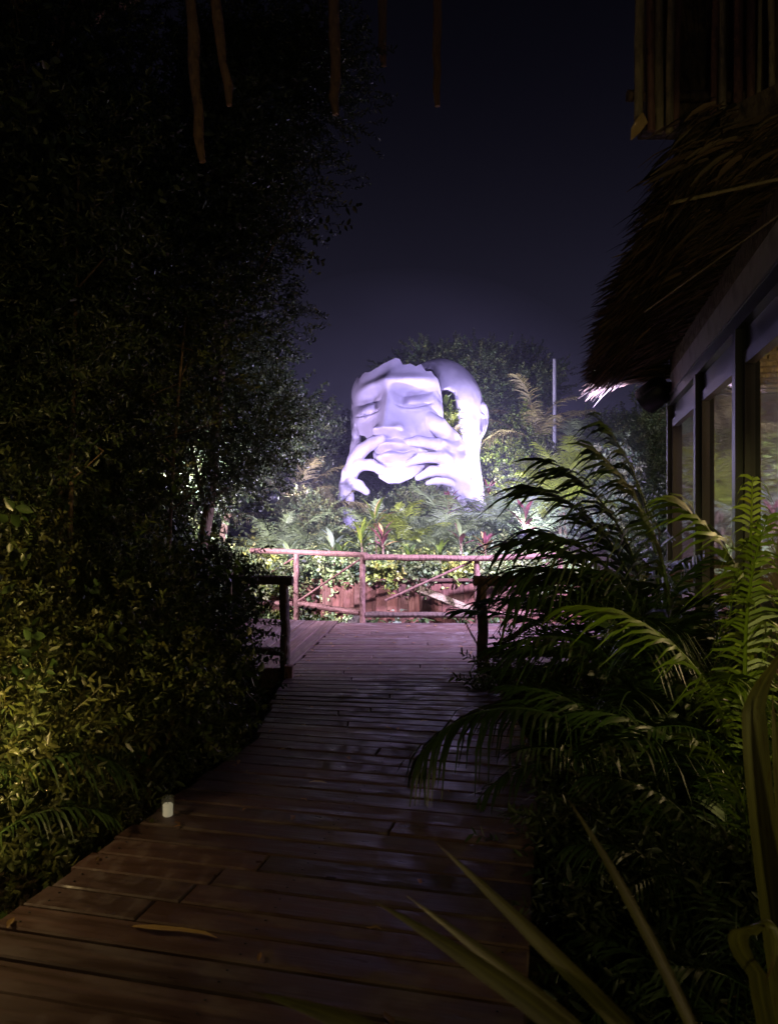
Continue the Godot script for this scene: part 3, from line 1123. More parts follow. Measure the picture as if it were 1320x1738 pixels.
func globe_lamp(label: String, at: Vector3, color: Color, energy: float, h := 0.5, r := 0.07) -> void:  # every globe lamp stands out of view, set for what it lights
	var o := thing("unseen_lamp", label, "lamp", at - Vector3(0, h, 0))
	var m := Mb.new()
	m.tube([Vector3.ZERO, Vector3(0, h - r * 0.8, 0)], [0.02, 0.018], 8)
	part("stem", m.mesh(), M.metal, o)
	var s := SphereMesh.new()
	s.radius = r
	s.height = r * 2
	part("globe", s, glow_mat(color, 4.0), o, Transform3D(Basis(), Vector3(0, h, 0)))
	omni(o, Vector3(0, h, 0), color, energy, r)


# ---------------------------------------------------------------- plants
# twig with alternate leaves, along +Y from the origin
func twig_mesh(key: String, n: int, length: float, leaf: float, width: float, spread: float) -> ArrayMesh:
	if pools.has(key):
		return pools[key]
	var m := Mb.new()
	m.tint = Color(0.5, 0.42, 0.3)
	m.tube([Vector3.ZERO, Vector3(0, length * 0.5, 0.004), Vector3(0, length, 0)], [0.003, 0.0025, 0.001], 3)
	for i in n:
		var t := 0.15 + 0.85 * (i + 0.5) / n
		var a := i * 2.4 + rnd(-0.5, 0.5)
		var side := Vector3(cos(a), 0, sin(a))
		var dir := (side * sin(spread) + Vector3(0, cos(spread), 0) + rdir() * 0.25).normalized()
		var l := leaf * rnd(0.7, 1.2)
		var w := width * rnd(0.8, 1.15)
		var across := dir.cross(rdir()).normalized()
		var droop := Vector3(0, -l * 0.12, 0)
		var b := Vector3(0, t * length, 0)
		m.tint = Color(1, 1, 1) * rnd(0.65, 1.3)
		m.blade([b, b + dir * l * 0.3, b + dir * l * 0.7 + droop * 0.5, b + dir * l + droop], [w * 0.15, w, w * 0.75, 0.001], across, rnd(0.15, 0.4))
	pools[key] = m.mesh(true)
	return pools[key]


func leaf_tint(spread := 0.35) -> Color:
	var v := rnd(1.0 - spread, 1.0 + spread)
	return Color(v * rnd(0.85, 1.25), v, v * rnd(0.7, 1.1))


# sprays of twigs gathered in clumps through a list of lobes [centre, radii]
func crown(parent: Node, lobes: Array, count: int, mesh: Mesh, mat: Material, clump := 0.28, droop := 0.2, scale := 1.0) -> void:
	var where := []
	var tints := []
	var per := maxi(count / lobes.size(), 1)
	for l in lobes:
		var groups := maxi(per / 60, 3)
		for g in groups:
			var d := rdir()
			var c: Vector3 = l[0] + d * l[1] * pow(rng.randf(), 0.45)
			var tone := rnd(0.7, 1.25)
			for i in per / groups:
				var o := Vector3(rng.randfn(), rng.randfn() * 0.8, rng.randfn()) * clump
				var dir := (d * 0.7 + o.normalized() * 0.8 + rdir() * 0.5 + Vector3(0, 0.25 - droop, 0))
				var s := rnd(0.75, 1.3) * scale
				where.append(Transform3D(facing(dir, rdir()) * Basis.from_scale(Vector3.ONE * s), c + o))
				tints.append(leaf_tint(0.3) * tone)
	scatter("foliage", mesh, mat, where, tints, parent)


func bush(called: String, label: String, cat: String, at: Vector3, lobes: Array, count: int, mesh: Mesh, mat: Material, stems := 5, clump := 0.22, bark: Material = null, group := "", droop := 0.2, scale := 1.0) -> Node3D:
	var o := thing(called, label, cat, at, 0.0, group)
	crown(o, lobes, count, mesh, mat, clump, droop, scale)
	var m := Mb.new()
	for i in stems:
		var l: Array = lobes[i % lobes.size()]
		var top: Vector3 = l[0] + Vector3(rnd(-0.6, 0.6) * l[1].x, rnd(0.0, 0.5) * l[1].y, rnd(-0.6, 0.6) * l[1].z)
		var b := Vector3(rnd(-0.15, 0.15), -0.05, rnd(-0.15, 0.15))
		var r := 0.012 + 0.012 * top.y * rnd(0.6, 1.2)
		m.tube([b, b.lerp(top, 0.35) + rdir() * 0.12, b.lerp(top, 0.7) + rdir() * 0.15, top], [r, r * 0.8, r * 0.55, r * 0.2], 6)
	if stems > 0:
		part("stem", m.mesh(), bark if bark else M.bark, o)
	return o


# palm frond: grows from the origin at that elevation in the y-z plane (towards -z), bending down
func frond_mesh(key: String, length: float, elev: float, droop: float, pairs: int, leaflet: float, width: float, hang: float) -> ArrayMesh:
	if pools.has(key):
		return pools[key]
	var m := Mb.new()
	var pts := []
	var dirs := []
	var p := Vector3.ZERO
	var n := 16
	for i in n + 1:
		var t := float(i) / n
		var a := elev - droop * pow(t, 1.5)
		var d := Vector3(0.03 * sin(t * 3.0), sin(a), -cos(a)).normalized()
		pts.append(p)
		dirs.append(d)
		p += d * length / n
	var rad := []
	for i in n + 1:
		rad.append(lerpf(0.011, 0.002, float(i) / n) * clampf(length, 0.6, 1.6))
	m.tint = Color(1.3, 1.25, 0.9)
	m.tube(pts, rad, 5)
	for i in pairs:
		var t := 0.16 + 0.84 * (i + 0.5) / pairs
		var f := t * n
		var k := mini(int(f), n - 1)
		var b: Vector3 = (pts[k] as Vector3).lerp(pts[k + 1], f - k)
		var d: Vector3 = dirs[k]
		var up := Vector3(1, 0, 0).cross(d).normalized()
		var l := leaflet * (0.35 + 0.65 * sin(PI * clampf(0.12 + t * 0.82, 0, 1))) * rnd(0.85, 1.1)
		for s in [-1, 1]:
			if rng.randf() < 0.06:
				continue
			var lean := lerpf(0.45, 1.0, t) + rnd(-0.14, 0.14)
			var dir := (Vector3(s, 0, 0) + d * lean + up * rnd(-0.1, 0.45)).normalized()
			var sag := Vector3(0, -hang * l, 0) * rnd(0.5, 1.6)
			var across := d.lerp(up, 0.35).cross(dir).cross(dir).normalized()
			m.tint = Color(1, 1, 1) * rnd(0.6, 1.3)
			if rng.randf() < 0.05:
				m.tint = Color(2.2, 1.4, 0.9) * rnd(0.5, 1.0)
			l *= rnd(0.8, 1.08)
			m.strip([b, b + dir * l * 0.35 + sag * 0.1, b + dir * l * 0.72 + sag * 0.45, b + dir * l + sag], [width * 0.35, width * 0.5, width * 0.36, 0.0008], across)
	pools[key] = m.mesh(true)
	return pools[key]


# a clump of arching fronds; kinds: [key, length, elevation, droop, pairs, leaflet, width, hang]
func palm(called: String, label: String, at: Vector3, fronds: int, mat: Material, length: float, low := 0.35, high := 1.35, height := 0.0, group := "", cat := "palm", fine := 1.0, from := 0.0, to := TAU) -> Node3D:
	var o := thing(called, label, cat, at, 0.0, group)
	for i in fronds:
		var e := lerpf(low, high, (i + 0.5) / fronds) + rnd(-0.08, 0.08)
		var eq := int(round(e * 5.0))
		var v := rng.randi() % 2
		var mesh := frond_mesh("frond %d %d %.1f" % [eq, v, fine], 1.0, eq / 5.0, rnd(0.7, 1.3) + (0.25 if eq > 4 else 0.0), int(34 * fine), 0.27, 0.0155 / fine, rnd(0.25, 0.6))
		var yaw := from + fmod(i * 2.399 + rnd(-0.3, 0.3), TAU) / TAU * (to - from)
		var s := length * rnd(0.8, 1.12)
		part("frond", mesh, mat, o, Transform3D(Basis(Vector3.UP, yaw) * Basis(Vector3.BACK, rnd(-0.15, 0.15)) * Basis.from_scale(Vector3.ONE * s), Vector3(rnd(-0.06, 0.06), height + rnd(-0.05, 0.05), rnd(-0.06, 0.06))))
	if height > 0.15:
		var m := Mb.new()
		for k in 3:
			var b := Vector3(cos(k * 2.1) * 0.09, -0.05, sin(k * 2.1) * 0.09)
			m.tube([b, b * 0.8 + Vector3(0, height * 0.5, 0), b * 0.4 + Vector3(0, height + 0.05, 0)], [0.035, 0.03, 0.022], 8)
		part("stem", m.mesh(), M.cane, o)
	return o


# one frond laid from a point to a point, as part of a palm
func aimed_frond(o: Node3D, from: Vector3, tip: Vector3, elev: float, droop: float, mat: Material, leaflet := 0.30, pairs := 38, hang := 0.5, width := 0.0145) -> void:
	var key := "aimed %.2f %.2f %.2f %.2f" % [elev, droop, leaflet, hang]
	var mesh := frond_mesh(key, 1.0, elev, droop, pairs, leaflet, width, hang)
	# where the tip of that mesh lies
	var p := Vector3.ZERO
	for i in 17:
		var a := elev - droop * pow(i / 16.0, 1.5)
		p += Vector3(0, sin(a), -cos(a)) / 16.0
	var d := tip - from
	var flat := Vector2(d.x, d.z).length()
	var s := d.length() / p.length()
	var pitch := atan2(d.y, flat) - atan2(p.y, -p.z)
	var yaw := atan2(-d.x, -d.z)
	part("frond", mesh, mat, o, Transform3D(Basis(Vector3.UP, yaw) * Basis(Vector3.RIGHT, pitch) * Basis.from_scale(Vector3.ONE * s), from - o.position))


# strap or lance leaves in a rosette, each leaf a part
func rosette(called: String, label: String, cat: String, at: Vector3, n: int, length: float, width: float, mats: Array, low := 0.4, high := 1.4, stem := 0.0, group := "") -> Node3D:
	var o := thing(called, label, cat, at, 0.0, group)
	for i in n:
		var e := lerpf(low, high, (i + 0.5) / n)
		var q := int(round(e * 4.0))
		var key := "lance %d %.3f" % [q, width / length]
		if not pools.has(key):
			var m := Mb.new()
			var pts := []
			var p := Vector3.ZERO
			for k in 8:
				pts.append(p)
				var a := q / 4.0 - 0.9 * pow(k / 7.0, 1.6)
				p += Vector3(0, sin(a), -cos(a)) / 7.0
			var w := width / length
			m.blade(pts, [w * 0.25, w * 0.5, w * 0.85, w, w * 0.95, w * 0.75, w * 0.42, 0.002], Vector3.RIGHT, 0.35)
			pools[key] = m.mesh(true)
		part("leaf", pools[key], mats[i % mats.size()], o, Transform3D(Basis(Vector3.UP, i * 2.4 + rnd(-0.3, 0.3)) * Basis.from_scale(Vector3.ONE * length * rnd(0.75, 1.1)), Vector3(0, stem * (0.75 + 0.25 * i / n), 0)))
	if stem > 0.1:
		var m := Mb.new()
		m.tube([Vector3(0, -0.1, 0), Vector3(0.02, stem * 0.5, 0), Vector3(0, stem, 0)], [0.02, 0.018, 0.014], 6)
		part("stem", m.mesh(), M.bark, o)
	return o


func broad_plant(called: String, label: String, at: Vector3, n: int, size: float, mat: Material, h: float, group := "") -> Node3D:
	var o := thing(called, label, "plant", at, 0.0, group)
	if not pools.has("broad"):
		var b := Mb.new()
		b.blade([Vector3.ZERO, Vector3(0, 0.05, -0.2), Vector3(0, 0.07, -0.5), Vector3(0, 0.02, -0.8), Vector3(0, -0.08, -1.0)], [0.05, 0.24, 0.28, 0.17, 0.004], Vector3.RIGHT, 0.25)
		pools["broad"] = b.mesh(true)
	var m := Mb.new()
	for i in n:
		var a := i * 2.4 + rnd(-0.4, 0.4)
		var y := h * rnd(0.3, 1.0)
		var r := rnd(0.05, 0.28) * (h + 0.3)
		var p := Vector3(cos(a) * r, y, -sin(a) * r)
		part("leaf", pools["broad"], mat, o, Transform3D(Basis(Vector3.UP, a - PI / 2) * Basis(Vector3.RIGHT, rnd(-0.7, 0.35)) * Basis.from_scale(Vector3.ONE * size * rnd(0.7, 1.2)), p))
		m.tube([Vector3(p.x * 0.15, -0.05, p.z * 0.15), Vector3(p.x * 0.5, y * 0.6, p.z * 0.5), p], [0.008, 0.006, 0.004], 4)
	part("stem", m.mesh(), M.palm, o)
	return o


func bezier(a: Vector3, b: Vector3, c: Vector3, n: int) -> Array:
	var out := []
	for i in n + 1:
		var t := float(i) / n
		out.append(a.lerp(b, t).lerp(b.lerp(c, t), t))
	return out


func long_blade(o: Node3D, pts: Array, w: float, across: Vector3, mat: Material) -> void:
	var m := Mb.new()
	var half := []
	for i in pts.size():
		var t := float(i) / (pts.size() - 1)
		half.append(w * 0.5 * minf(1.0, 0.75 + t) * pow(clampf((1.0 - t) * 2.2, 0.02, 1.0), 0.8))
	var loc := pts.map(func(p): return p - o.position)
	m.blade(loc, half, across, 0.4)
	part("leaf", m.mesh(), mat, o)


func build_hedge() -> void:
	var fine := twig_mesh("twig fine", 14, 0.20, 0.052, 0.0075, 0.9)
	var small := twig_mesh("twig small", 15, 0.17, 0.034, 0.0085, 1.0)
	var broad := twig_mesh("twig broad", 10, 0.22, 0.065, 0.018, 1.0)
	var big := twig_mesh("twig big", 7, 0.24, 0.08, 0.02, 1.0)
	# low hedge along the walk's left edge, near to far
	var low := [
		[Vector3(-2.05, -0.36, -4.1), 0.95, 0.62, "low fine-leaved bush by the walk just behind the near left palm", fine, M.leaf_hedge],
		[Vector3(-1.62, -0.36, -4.95), 1.25, 0.58, "waist-high fine-leaved bush where the walk bends", small, M.leaf_hedge],
		[Vector3(-1.72, -0.36, -5.7), 1.45, 0.58, "chest-high hedge bush past the bend of the walk", fine, M.leaf_hedge],
		[Vector3(-1.6, -0.36, -6.55), 1.5, 0.50, "hedge bush in front of the dark left railing", small, M.leaf_dark],
		[Vector3(-2.5, -0.36, -4.9), 1.7, 0.7, "taller hedge bush behind the waist-high one", small, M.leaf_hedge],
		[Vector3(-2.55, -0.36, -6.1), 2.0, 0.8, "head-high hedge bush two rows back from the walk", fine, M.leaf_hedge],
		[Vector3(-2.5, -0.36, -8.0), 1.75, 0.8, "bush that swallows the end of the dark left railing", broad, M.leaf_dark],
		[Vector3(-3.1, -0.36, -4.3), 1.6, 0.6, "leafy bush at the left border of the view", broad, M.leaf_hedge],
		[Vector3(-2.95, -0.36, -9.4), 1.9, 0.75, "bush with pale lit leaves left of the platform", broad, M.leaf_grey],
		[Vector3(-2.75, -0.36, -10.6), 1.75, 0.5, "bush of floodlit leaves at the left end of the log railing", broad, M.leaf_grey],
	]
	for b in low:
		var h: float = b[1]
		var r: float = b[2]
		var lobes := [[Vector3(0, h * 0.35, 0), Vector3(r, h * 0.36, r)], [Vector3(-0.15, h * 0.7, -0.05), Vector3(r * 0.85, h * 0.32, r * 0.85)], [Vector3(0.12, h * 0.55, 0.1), Vector3(r * 0.8, h * 0.3, r * 0.7)]]
		bush("hedge_bush", b[3], "bush", b[0], lobes, int(1150 * h * r + 420), b[4], b[5], 9, 0.115)
		crown(get_child(get_child_count() - 1), [lobes[1]], 60, big, M.leaf_broad, 0.3)
	for q in [[-2.45, 5.75, 3.6, "slim bare-stemmed sapling in the middle of the hedge"], [-2.25, 5.3, 4.2, "slim sapling with a leaning stem rising from the hedge"], [-2.0, 6.9, 3.8, "slim sapling just left of the dark left railing"], [-3.0, 5.4, 4.6, "tall thin sapling near the left border"], [-3.3, 6.0, 5.0, "thin leaning sapling between the border and the hedge"]]:
		var o := thing("sapling", q[3], "sapling", Vector3(q[0], -0.36, -q[1]))
		var st := Mb.new()
		var lean := Vector3(rnd(-0.25, 0.25), q[2], rnd(-0.1, 0.2))
		var pts := bezier(Vector3(0, -0.1, 0), Vector3(rnd(-0.1, 0.1), q[2] * 0.5, 0.05), lean, 10)
		var rad := []
		for i in 11:
			rad.append(lerpf(0.026, 0.008, i / 10.0) * rnd(0.9, 1.1))
		st.tube(pts, rad, 7, 0.06)
		for i in 5:
			var b: Vector3 = pts[5 + i]
			st.tube([b, b + Vector3(rnd(-0.3, 0.3), 0.2, rnd(-0.2, 0.3)), b + Vector3(rnd(-0.5, 0.5), 0.42, rnd(-0.3, 0.4))], [0.008, 0.006, 0.002], 5)
		part("stem", st.mesh(), M.bark, o)
		crown(o, [[lean + Vector3(0, -0.1, 0), Vector3(0.45, 0.4, 0.4)], [lean * 0.8, Vector3(0.4, 0.3, 0.4)]], 170, fine, M.leaf_hedge, 0.16)
	# tall trees behind it: [base, lobes, label]
	var tall := [
		[Vector3(-3.1, -0.36, -5.2), [[Vector3(0, 2.6, 0), Vector3(0.9, 0.9, 0.9)], [Vector3(-0.3, 3.9, 0), Vector3(1.0, 0.9, 0.9)], [Vector3(0.35, 3.3, -0.3), Vector3(0.8, 0.8, 0.8)]], "nearest tall dark tree at the left border", fine],
		[Vector3(-2.75, -0.36, -7.0), [[Vector3(0.1, 2.6, 0.2), Vector3(1.0, 1.0, 0.9)], [Vector3(0, 4.0, 0), Vector3(1.15, 1.0, 1.0)], [Vector3(0.4, 5.2, -0.2), Vector3(1.0, 0.9, 0.9)]], "tall dark fine-leaved tree above the dark left railing", small],
		[Vector3(-2.35, -0.36, -8.6), [[Vector3(0.1, 2.7, 0.1), Vector3(1.15, 1.0, 0.9)], [Vector3(0.15, 4.2, 0), Vector3(1.2, 1.0, 1.0)], [Vector3(0.55, 5.5, 0.1), Vector3(1.25, 0.9, 1.0)], [Vector3(0.95, 6.6, 0), Vector3(1.0, 0.7, 0.9)]], "tall tree whose leafy edge meets the night sky", fine],
		[Vector3(-3.9, -0.36, -7.8), [[Vector3(0, 3.2, 0), Vector3(1.2, 1.2, 1.0)], [Vector3(0.1, 5.0, 0), Vector3(1.3, 1.1, 1.0)], [Vector3(0.4, 6.5, 0), Vector3(1.2, 0.9, 1.0)]], "tall dark tree second row from the left border", small],
		[Vector3(-2.9, -0.36, -11.4), [[Vector3(0, 2.5, 0), Vector3(0.9, 0.9, 0.8)], [Vector3(0.4, 3.6, 0), Vector3(0.95, 0.7, 0.8)], [Vector3(0.9, 3.1, -0.2), Vector3(0.7, 0.6, 0.6)]], "dim tree left of the sculpture with leaves lit at its edge", small],
		[Vector3(-3.5, -0.36, -14.6), [[Vector3(0.5, 3.0, 0), Vector3(1.3, 1.0, 0.9)], [Vector3(1.3, 3.4, 0), Vector3(0.9, 0.7, 0.8)], [Vector3(0.2, 4.3, 0), Vector3(1.1, 0.8, 0.9)]], "rounded dark tree behind the trees left of the sculpture", broad],
		[Vector3(-4.9, -0.36, -6.6), [[Vector3(0, 3.4, 0), Vector3(1.2, 1.4, 1.0)], [Vector3(0.2, 5.2, 0), Vector3(1.2, 1.2, 1.0)]], "dark tree far over at the left border", fine],
	]
	for t in tall:
		var o := bush("leafy_tree", t[2], "tree", t[0], t[1], 2500 * t[1].size(), t[3], M.leaf_dark, 0, 0.19)
		crown(o, t[1], 160 * t[1].size(), big, M.leaf_dark, 0.3)
		var m := Mb.new()
		var top: Vector3 = t[1][t[1].size() - 1][0]
		m.tube([Vector3(0, -0.1, 0), top * 0.3 + Vector3(0.08, 0, 0.05), top * 0.6 + Vector3(-0.06, 0, 0), top], [0.085, 0.065, 0.05, 0.015], 9, 0.06)
		part("trunk", m.mesh(), M.bark, o)
		m = Mb.new()
		for l in t[1]:
			for k in 3:
				var c: Vector3 = l[0]
				var b := top * (c.y / top.y * 0.72)
				var e: Vector3 = c + rdir() * l[1] * 0.7
				m.tube([b, b.lerp(e, 0.5) + rdir() * 0.1, e], [0.03, 0.02, 0.006], 6)
		part("limb", m.mesh(), M.bark, o)


func build_banyan() -> void:
	var o := thing("banyan_tree", "tall tree with bare aerial roots hanging from its limbs above the hedge", "tree", Vector3(-5.6, -0.36, -9.6))
	var m := Mb.new()
	m.tube([Vector3(0, -0.2, 0), Vector3(0.1, 2, 0), Vector3(0.2, 5, 0.1), Vector3(0.4, 8.2, 0.2), Vector3(0.3, 11, 0)], [0.55, 0.42, 0.36, 0.3, 0.15], 14, 0.08)
	part("trunk", m.mesh(), M.bark, o)
	var limbs := [
		[Vector3(0.3, 6.8, 0.1), Vector3(2.6, 8.6, 0.9), Vector3(6.8, 8.8, 0.2), 0.2],
		[Vector3(0.3, 6.2, 0.2), Vector3(1.8, 7.0, 2.2), Vector3(4.6, 7.0, 4.3), 0.16],
		[Vector3(0.2, 5.6, 0.2), Vector3(-0.6, 6.6, 1.6), Vector3(-1.6, 8.6, 2.4), 0.14],
		[Vector3(0.2, 6.0, 0.1), Vector3(0.9, 7.4, 0.8), Vector3(0.8, 9.3, 1.6), 0.15],
	]
	for l in limbs:
		m = Mb.new()
		var pts := bezier(l[0], l[1], l[2], 10)
		var rad := []
		for i in 11:
			rad.append(lerpf(l[3], 0.05, i / 10.0))
		m.tube(pts, rad, 10, 0.08)
		part("limb", m.mesh(), M.root, o)
	# hanging roots: [upper end, kink, lower tip, thickness]
	var roots := [
		[pt(306, -330, 5.6), pt(323, -20, 5.6), pt(341, 275, 5.5), 0.044],
		[pt(320, -320, 5.7), pt(352, -70, 5.7), pt(392, 180, 5.6), 0.040],
		[pt(562, -430, 7.0), pt(565, 0, 7.0), pt(569, 195, 7.0), 0.056],
		[pt(648, -280, 9.4), pt(649, -60, 9.4), pt(650, 112, 9.4), 0.062],
		[pt(741, -250, 9.6), pt(742, -20, 9.6), pt(741, 180, 9.6), 0.058],
	]
	for r in roots:
		m = Mb.new()
		var pts := bezier(r[0], r[1], r[2], 14)
		var rad := []
		for i in 15:
			pts[i] = pts[i] - o.position + Vector3(rnd(-1, 1), 0, rnd(-1, 1)) * 0.012
			rad.append(r[3] * (1.0 - 0.25 * pow(i / 14.0, 3.0)) * rnd(0.93, 1.07))
		rad[14] *= 0.7
		m.tube(pts, rad, 10, 0.07)
		part("aerial_root", m.mesh(), M.root, o)
	crown(o, [[Vector3(0.5, 10.5, 0), Vector3(2.5, 1.3, 2)], [Vector3(4.0, 10.0, 0.3), Vector3(2.4, 0.9, 1.6)], [Vector3(6.6, 9.9, 0.1), Vector3(1.4, 0.7, 1.2)]], 2600, pools["twig broad"], M.leaf_dark, 0.35)


func build_near_plants() -> void:
	# left foreground palm
	var o := palm("palm_clump", "low green palm with arching fronds in the left foreground", Vector3(-2.0, -0.36, -3.55), 5, M.palm, 0.75, 0.7, 1.3, 0.1)
	aimed_frond(o, Vector3(-2.0, -0.2, -3.6), pt(236, 1330, 3.75), 1.35, 2.3, M.palm, 0.24, 34, 0.6)
	aimed_frond(o, Vector3(-2.0, -0.2, -3.6), pt(30, 1310, 3.5), 1.4, 2.0, M.palm, 0.24, 34, 0.5)
	aimed_frond(o, Vector3(-2.0, -0.25, -3.5), pt(215, 1400, 3.6), 1.0, 1.7, M.palm, 0.22, 30, 0.5)
	for b in [[Vector3(-2.15, -0.36, -2.95), 14, 0.20, 0.45, "glossy broad-leaved plant in the lower left corner"], [Vector3(-1.85, -0.36, -3.2), 12, 0.15, 0.3, "small broad-leaved plant between the left palm and the walk"], [Vector3(-1.68, -0.36, -3.85), 11, 0.13, 0.32, "little leafy plant behind the candle on the walk"]]:
		broad_plant("leafy_plant", b[4], b[0], b[1], b[2], M.leaf_broad, b[3])
	# big dark palm clumps right of the walk
	o = palm("palm_clump", "large dark palm clump in front of the building's far corner", Vector3(2.05, -0.36, -6.1), 24, M.palm, 1.7, 0.55, 1.45, 0.35)
	for t in [[pt(838, 930, 5.6), 1.1, 1.7], [pt(868, 820, 5.9), 1.2, 1.5], [pt(850, 1040, 5.4), 1.0, 1.9], [pt(905, 770, 6.0), 1.3, 1.3], [pt(1000, 690, 6.1), 1.45, 0.9], [pt(835, 990, 5.7), 1.1, 1.9]]:
		aimed_frond(o, Vector3(2.0, 0.0, -6.05), t[0], t[1], t[2], M.palm, 0.32, 40, 0.6)
	o = palm("palm_clump", "dark palm clump standing between the walk and the large dark palm", Vector3(1.75, -0.36, -5.0), 18, M.palm, 1.35, 0.5, 1.4, 0.25)
	for t in [[pt(846, 1130, 4.9), 1.0, 2.0], [pt(880, 900, 4.9), 1.25, 1.6], [pt(1095, 1125, 4.0), 1.2, 2.3], [pt(980, 740, 5.1), 1.4, 1.1]]:
		aimed_frond(o, Vector3(1.7, 0.0, -4.95), t[0], t[1], t[2], M.palm, 0.3, 40, 0.6)
	o = palm("palm_clump", "palm whose dark frond arches low over the walk", Vector3(1.5, -0.36, -4.15), 13, M.palm, 1.1, 0.4, 1.3, 0.2)
	aimed_frond(o, Vector3(1.45, -0.1, -4.2), pt(697, 1312, 4.05), 1.15, 2.0, M.palm, 0.27, 44, 0.75, 0.0135)
	aimed_frond(o, Vector3(1.4, -0.1, -4.2), pt(800, 1220, 4.5), 1.1, 1.8, M.palm, 0.26, 40, 0.5, 0.013)
	aimed_frond(o, Vector3(1.4, -0.15, -4.1), pt(800, 1380, 3.9), 0.9, 1.8, M.palm, 0.22, 34, 0.4, 0.014)
	o = palm("palm_clump", "palm lit yellow-green in front of the near windows", Vector3(1.85, -0.36, -3.75), 8, M.palm, 1.3, 0.7, 1.4, 0.3)
	aimed_frond(o, Vector3(1.75, 0.2, -3.7), pt(1290, 775, 3.5), 1.5, 0.35, M.palm_yellow, 0.15, 44, 1.0, 0.013)
	aimed_frond(o, Vector3(1.7, 0.1, -3.6), pt(1325, 850, 3.3), 1.4, 1.0, M.palm_lime, 0.18, 40, 0.9, 0.013)
	aimed_frond(o, Vector3(1.7, 0.1, -3.7), pt(1110, 830, 3.8), 1.3, 1.3, M.palm_lime, 0.3, 38, 0.6, 0.017)
	aimed_frond(o, Vector3(1.7, 0.0, -3.7), pt(935, 1035, 4.0), 1.15, 1.7, M.palm_lime, 0.26, 40, 0.5, 0.0145)
	aimed_frond(o, Vector3(1.7, 0.0, -3.7), pt(1240, 1180, 3.3), 1.3, 2.4, M.palm_lime, 0.26, 40, 0.6, 0.0145)
	o = palm("palm_clump", "palm of narrow fronds low on the right between walk and window", Vector3(1.35, -0.36, -3.05), 15, M.palm, 0.95, 0.3, 1.35, 0.1)
	aimed_frond(o, Vector3(1.35, -0.2, -3.0), pt(960, 1330, 3.1), 1.2, 1.8, M.palm, 0.22, 36, 0.5, 0.014)
	aimed_frond(o, Vector3(1.35, -0.2, -3.0), pt(1160, 1250, 2.9), 1.3, 1.6, M.palm_lime, 0.22, 36, 0.5, 0.014)
	o = palm("palm_clump", "palm in the lower right corner nearest the viewer", Vector3(1.25, -0.36, -2.3), 9, M.palm, 0.8, 0.4, 1.3, 0.1)
	var fine := pools["twig fine"] as Mesh
	var broad := pools["twig broad"] as Mesh
	for b in [[Vector3(1.15, -0.36, -3.6), 0.5, 0.35, "dark ground bush along the right edge of the walk", fine], [Vector3(1.2, -0.36, -2.75), 0.5, 0.4, "dark leafy bush beside the near right edge of the walk", fine], [Vector3(1.7, -0.36, -2.6), 0.9, 0.4, "dark bush at the right border under the windows", fine], [Vector3(2.0, -0.36, -4.5), 1.0, 0.5, "dark bush below the windows among the palms", broad], [Vector3(1.35, -0.36, -6.4), 0.7, 0.4, "dark bush beside the post of the right railing", fine]]:
		var h: float = b[1]
		var r: float = b[2]
		bush("ground_bush", b[3], "bush", b[0], [[Vector3(0, h * 0.5, 0), Vector3(r, h * 0.5, r)], [Vector3(0.05, h * 0.25, 0.1), Vector3(r * 1.1, h * 0.25, r * 1.2)]], int(900 * h * r) + 400, b[4], M.leaf_dark, 4, 0.1)
	# long strap leaves reaching over the walk from the lower right corner
	o = thing("strap_plant", "clump of long yellow-green strap leaves reaching in from the lower right corner", "plant", Vector3(0.85, -0.1, -0.75))
	var root := Vector3(0.80, 0.35, -0.72)
	for t in [
		[pt(1120, 1800, 0.95), pt(930, 1600, 1.2), pt(738, 1428, 1.5), 0.030],
		[pt(1010, 1790, 0.85), pt(840, 1640, 1.05), pt(632, 1528, 1.3), 0.028],
		[pt(1000, 1760, 0.95), pt(860, 1640, 1.15), pt(690, 1520, 1.45), 0.022],
		[pt(1200, 1790, 1.05), pt(1080, 1520, 1.35), pt(962, 1355, 1.7), 0.026],
		[pt(700, 1790, 0.85), pt(620, 1730, 1.0), pt(425, 1682, 1.2), 0.026],
	]:
		var arc := bezier(t[0], t[1], t[2], 14)
		long_blade(o, [root, root.lerp(arc[0], 0.5)] + arc, t[3], Vector3(0.35, 0.9, 0.3), M.strap)
	o = thing("strap_plant", "tall strap-leaved plant at the right border with one curled leaf", "plant", Vector3(1.0, -0.3, -1.75))
	var foot := Vector3(1.0, -0.3, -1.75)
	long_blade(o, bezier(foot, pt(1292, 1480, 1.7), pt(1278, 1215, 1.75), 10) + bezier(pt(1279, 1200, 1.75), pt(1290, 1150, 1.75), pt(1340, 1095, 1.7), 6), 0.055, Vector3(0.9, 0, 0.4), M.strap)
	long_blade(o, bezier(foot + Vector3(0.05, 0, 0), pt(1318, 1420, 1.6), pt(1310, 1180, 1.65), 12), 0.035, Vector3(0.9, 0, 0.4), M.strap)
	long_blade(o, bezier(foot, pt(1290, 1720, 1.5), pt(1285, 1650, 1.45), 6) + bezier(pt(1262, 1620, 1.44), pt(1235, 1570, 1.42), pt(1275, 1575, 1.4), 6) + bezier(pt(1300, 1560, 1.38), pt(1330, 1600, 1.36), pt(1300, 1660, 1.36), 5), 0.035, Vector3(0.8, 0.3, 0.5), M.strap)


func on_bed(x: float, d: float) -> Vector3:
	return Vector3(x, ground_height(x, -d) - 0.02, -d)


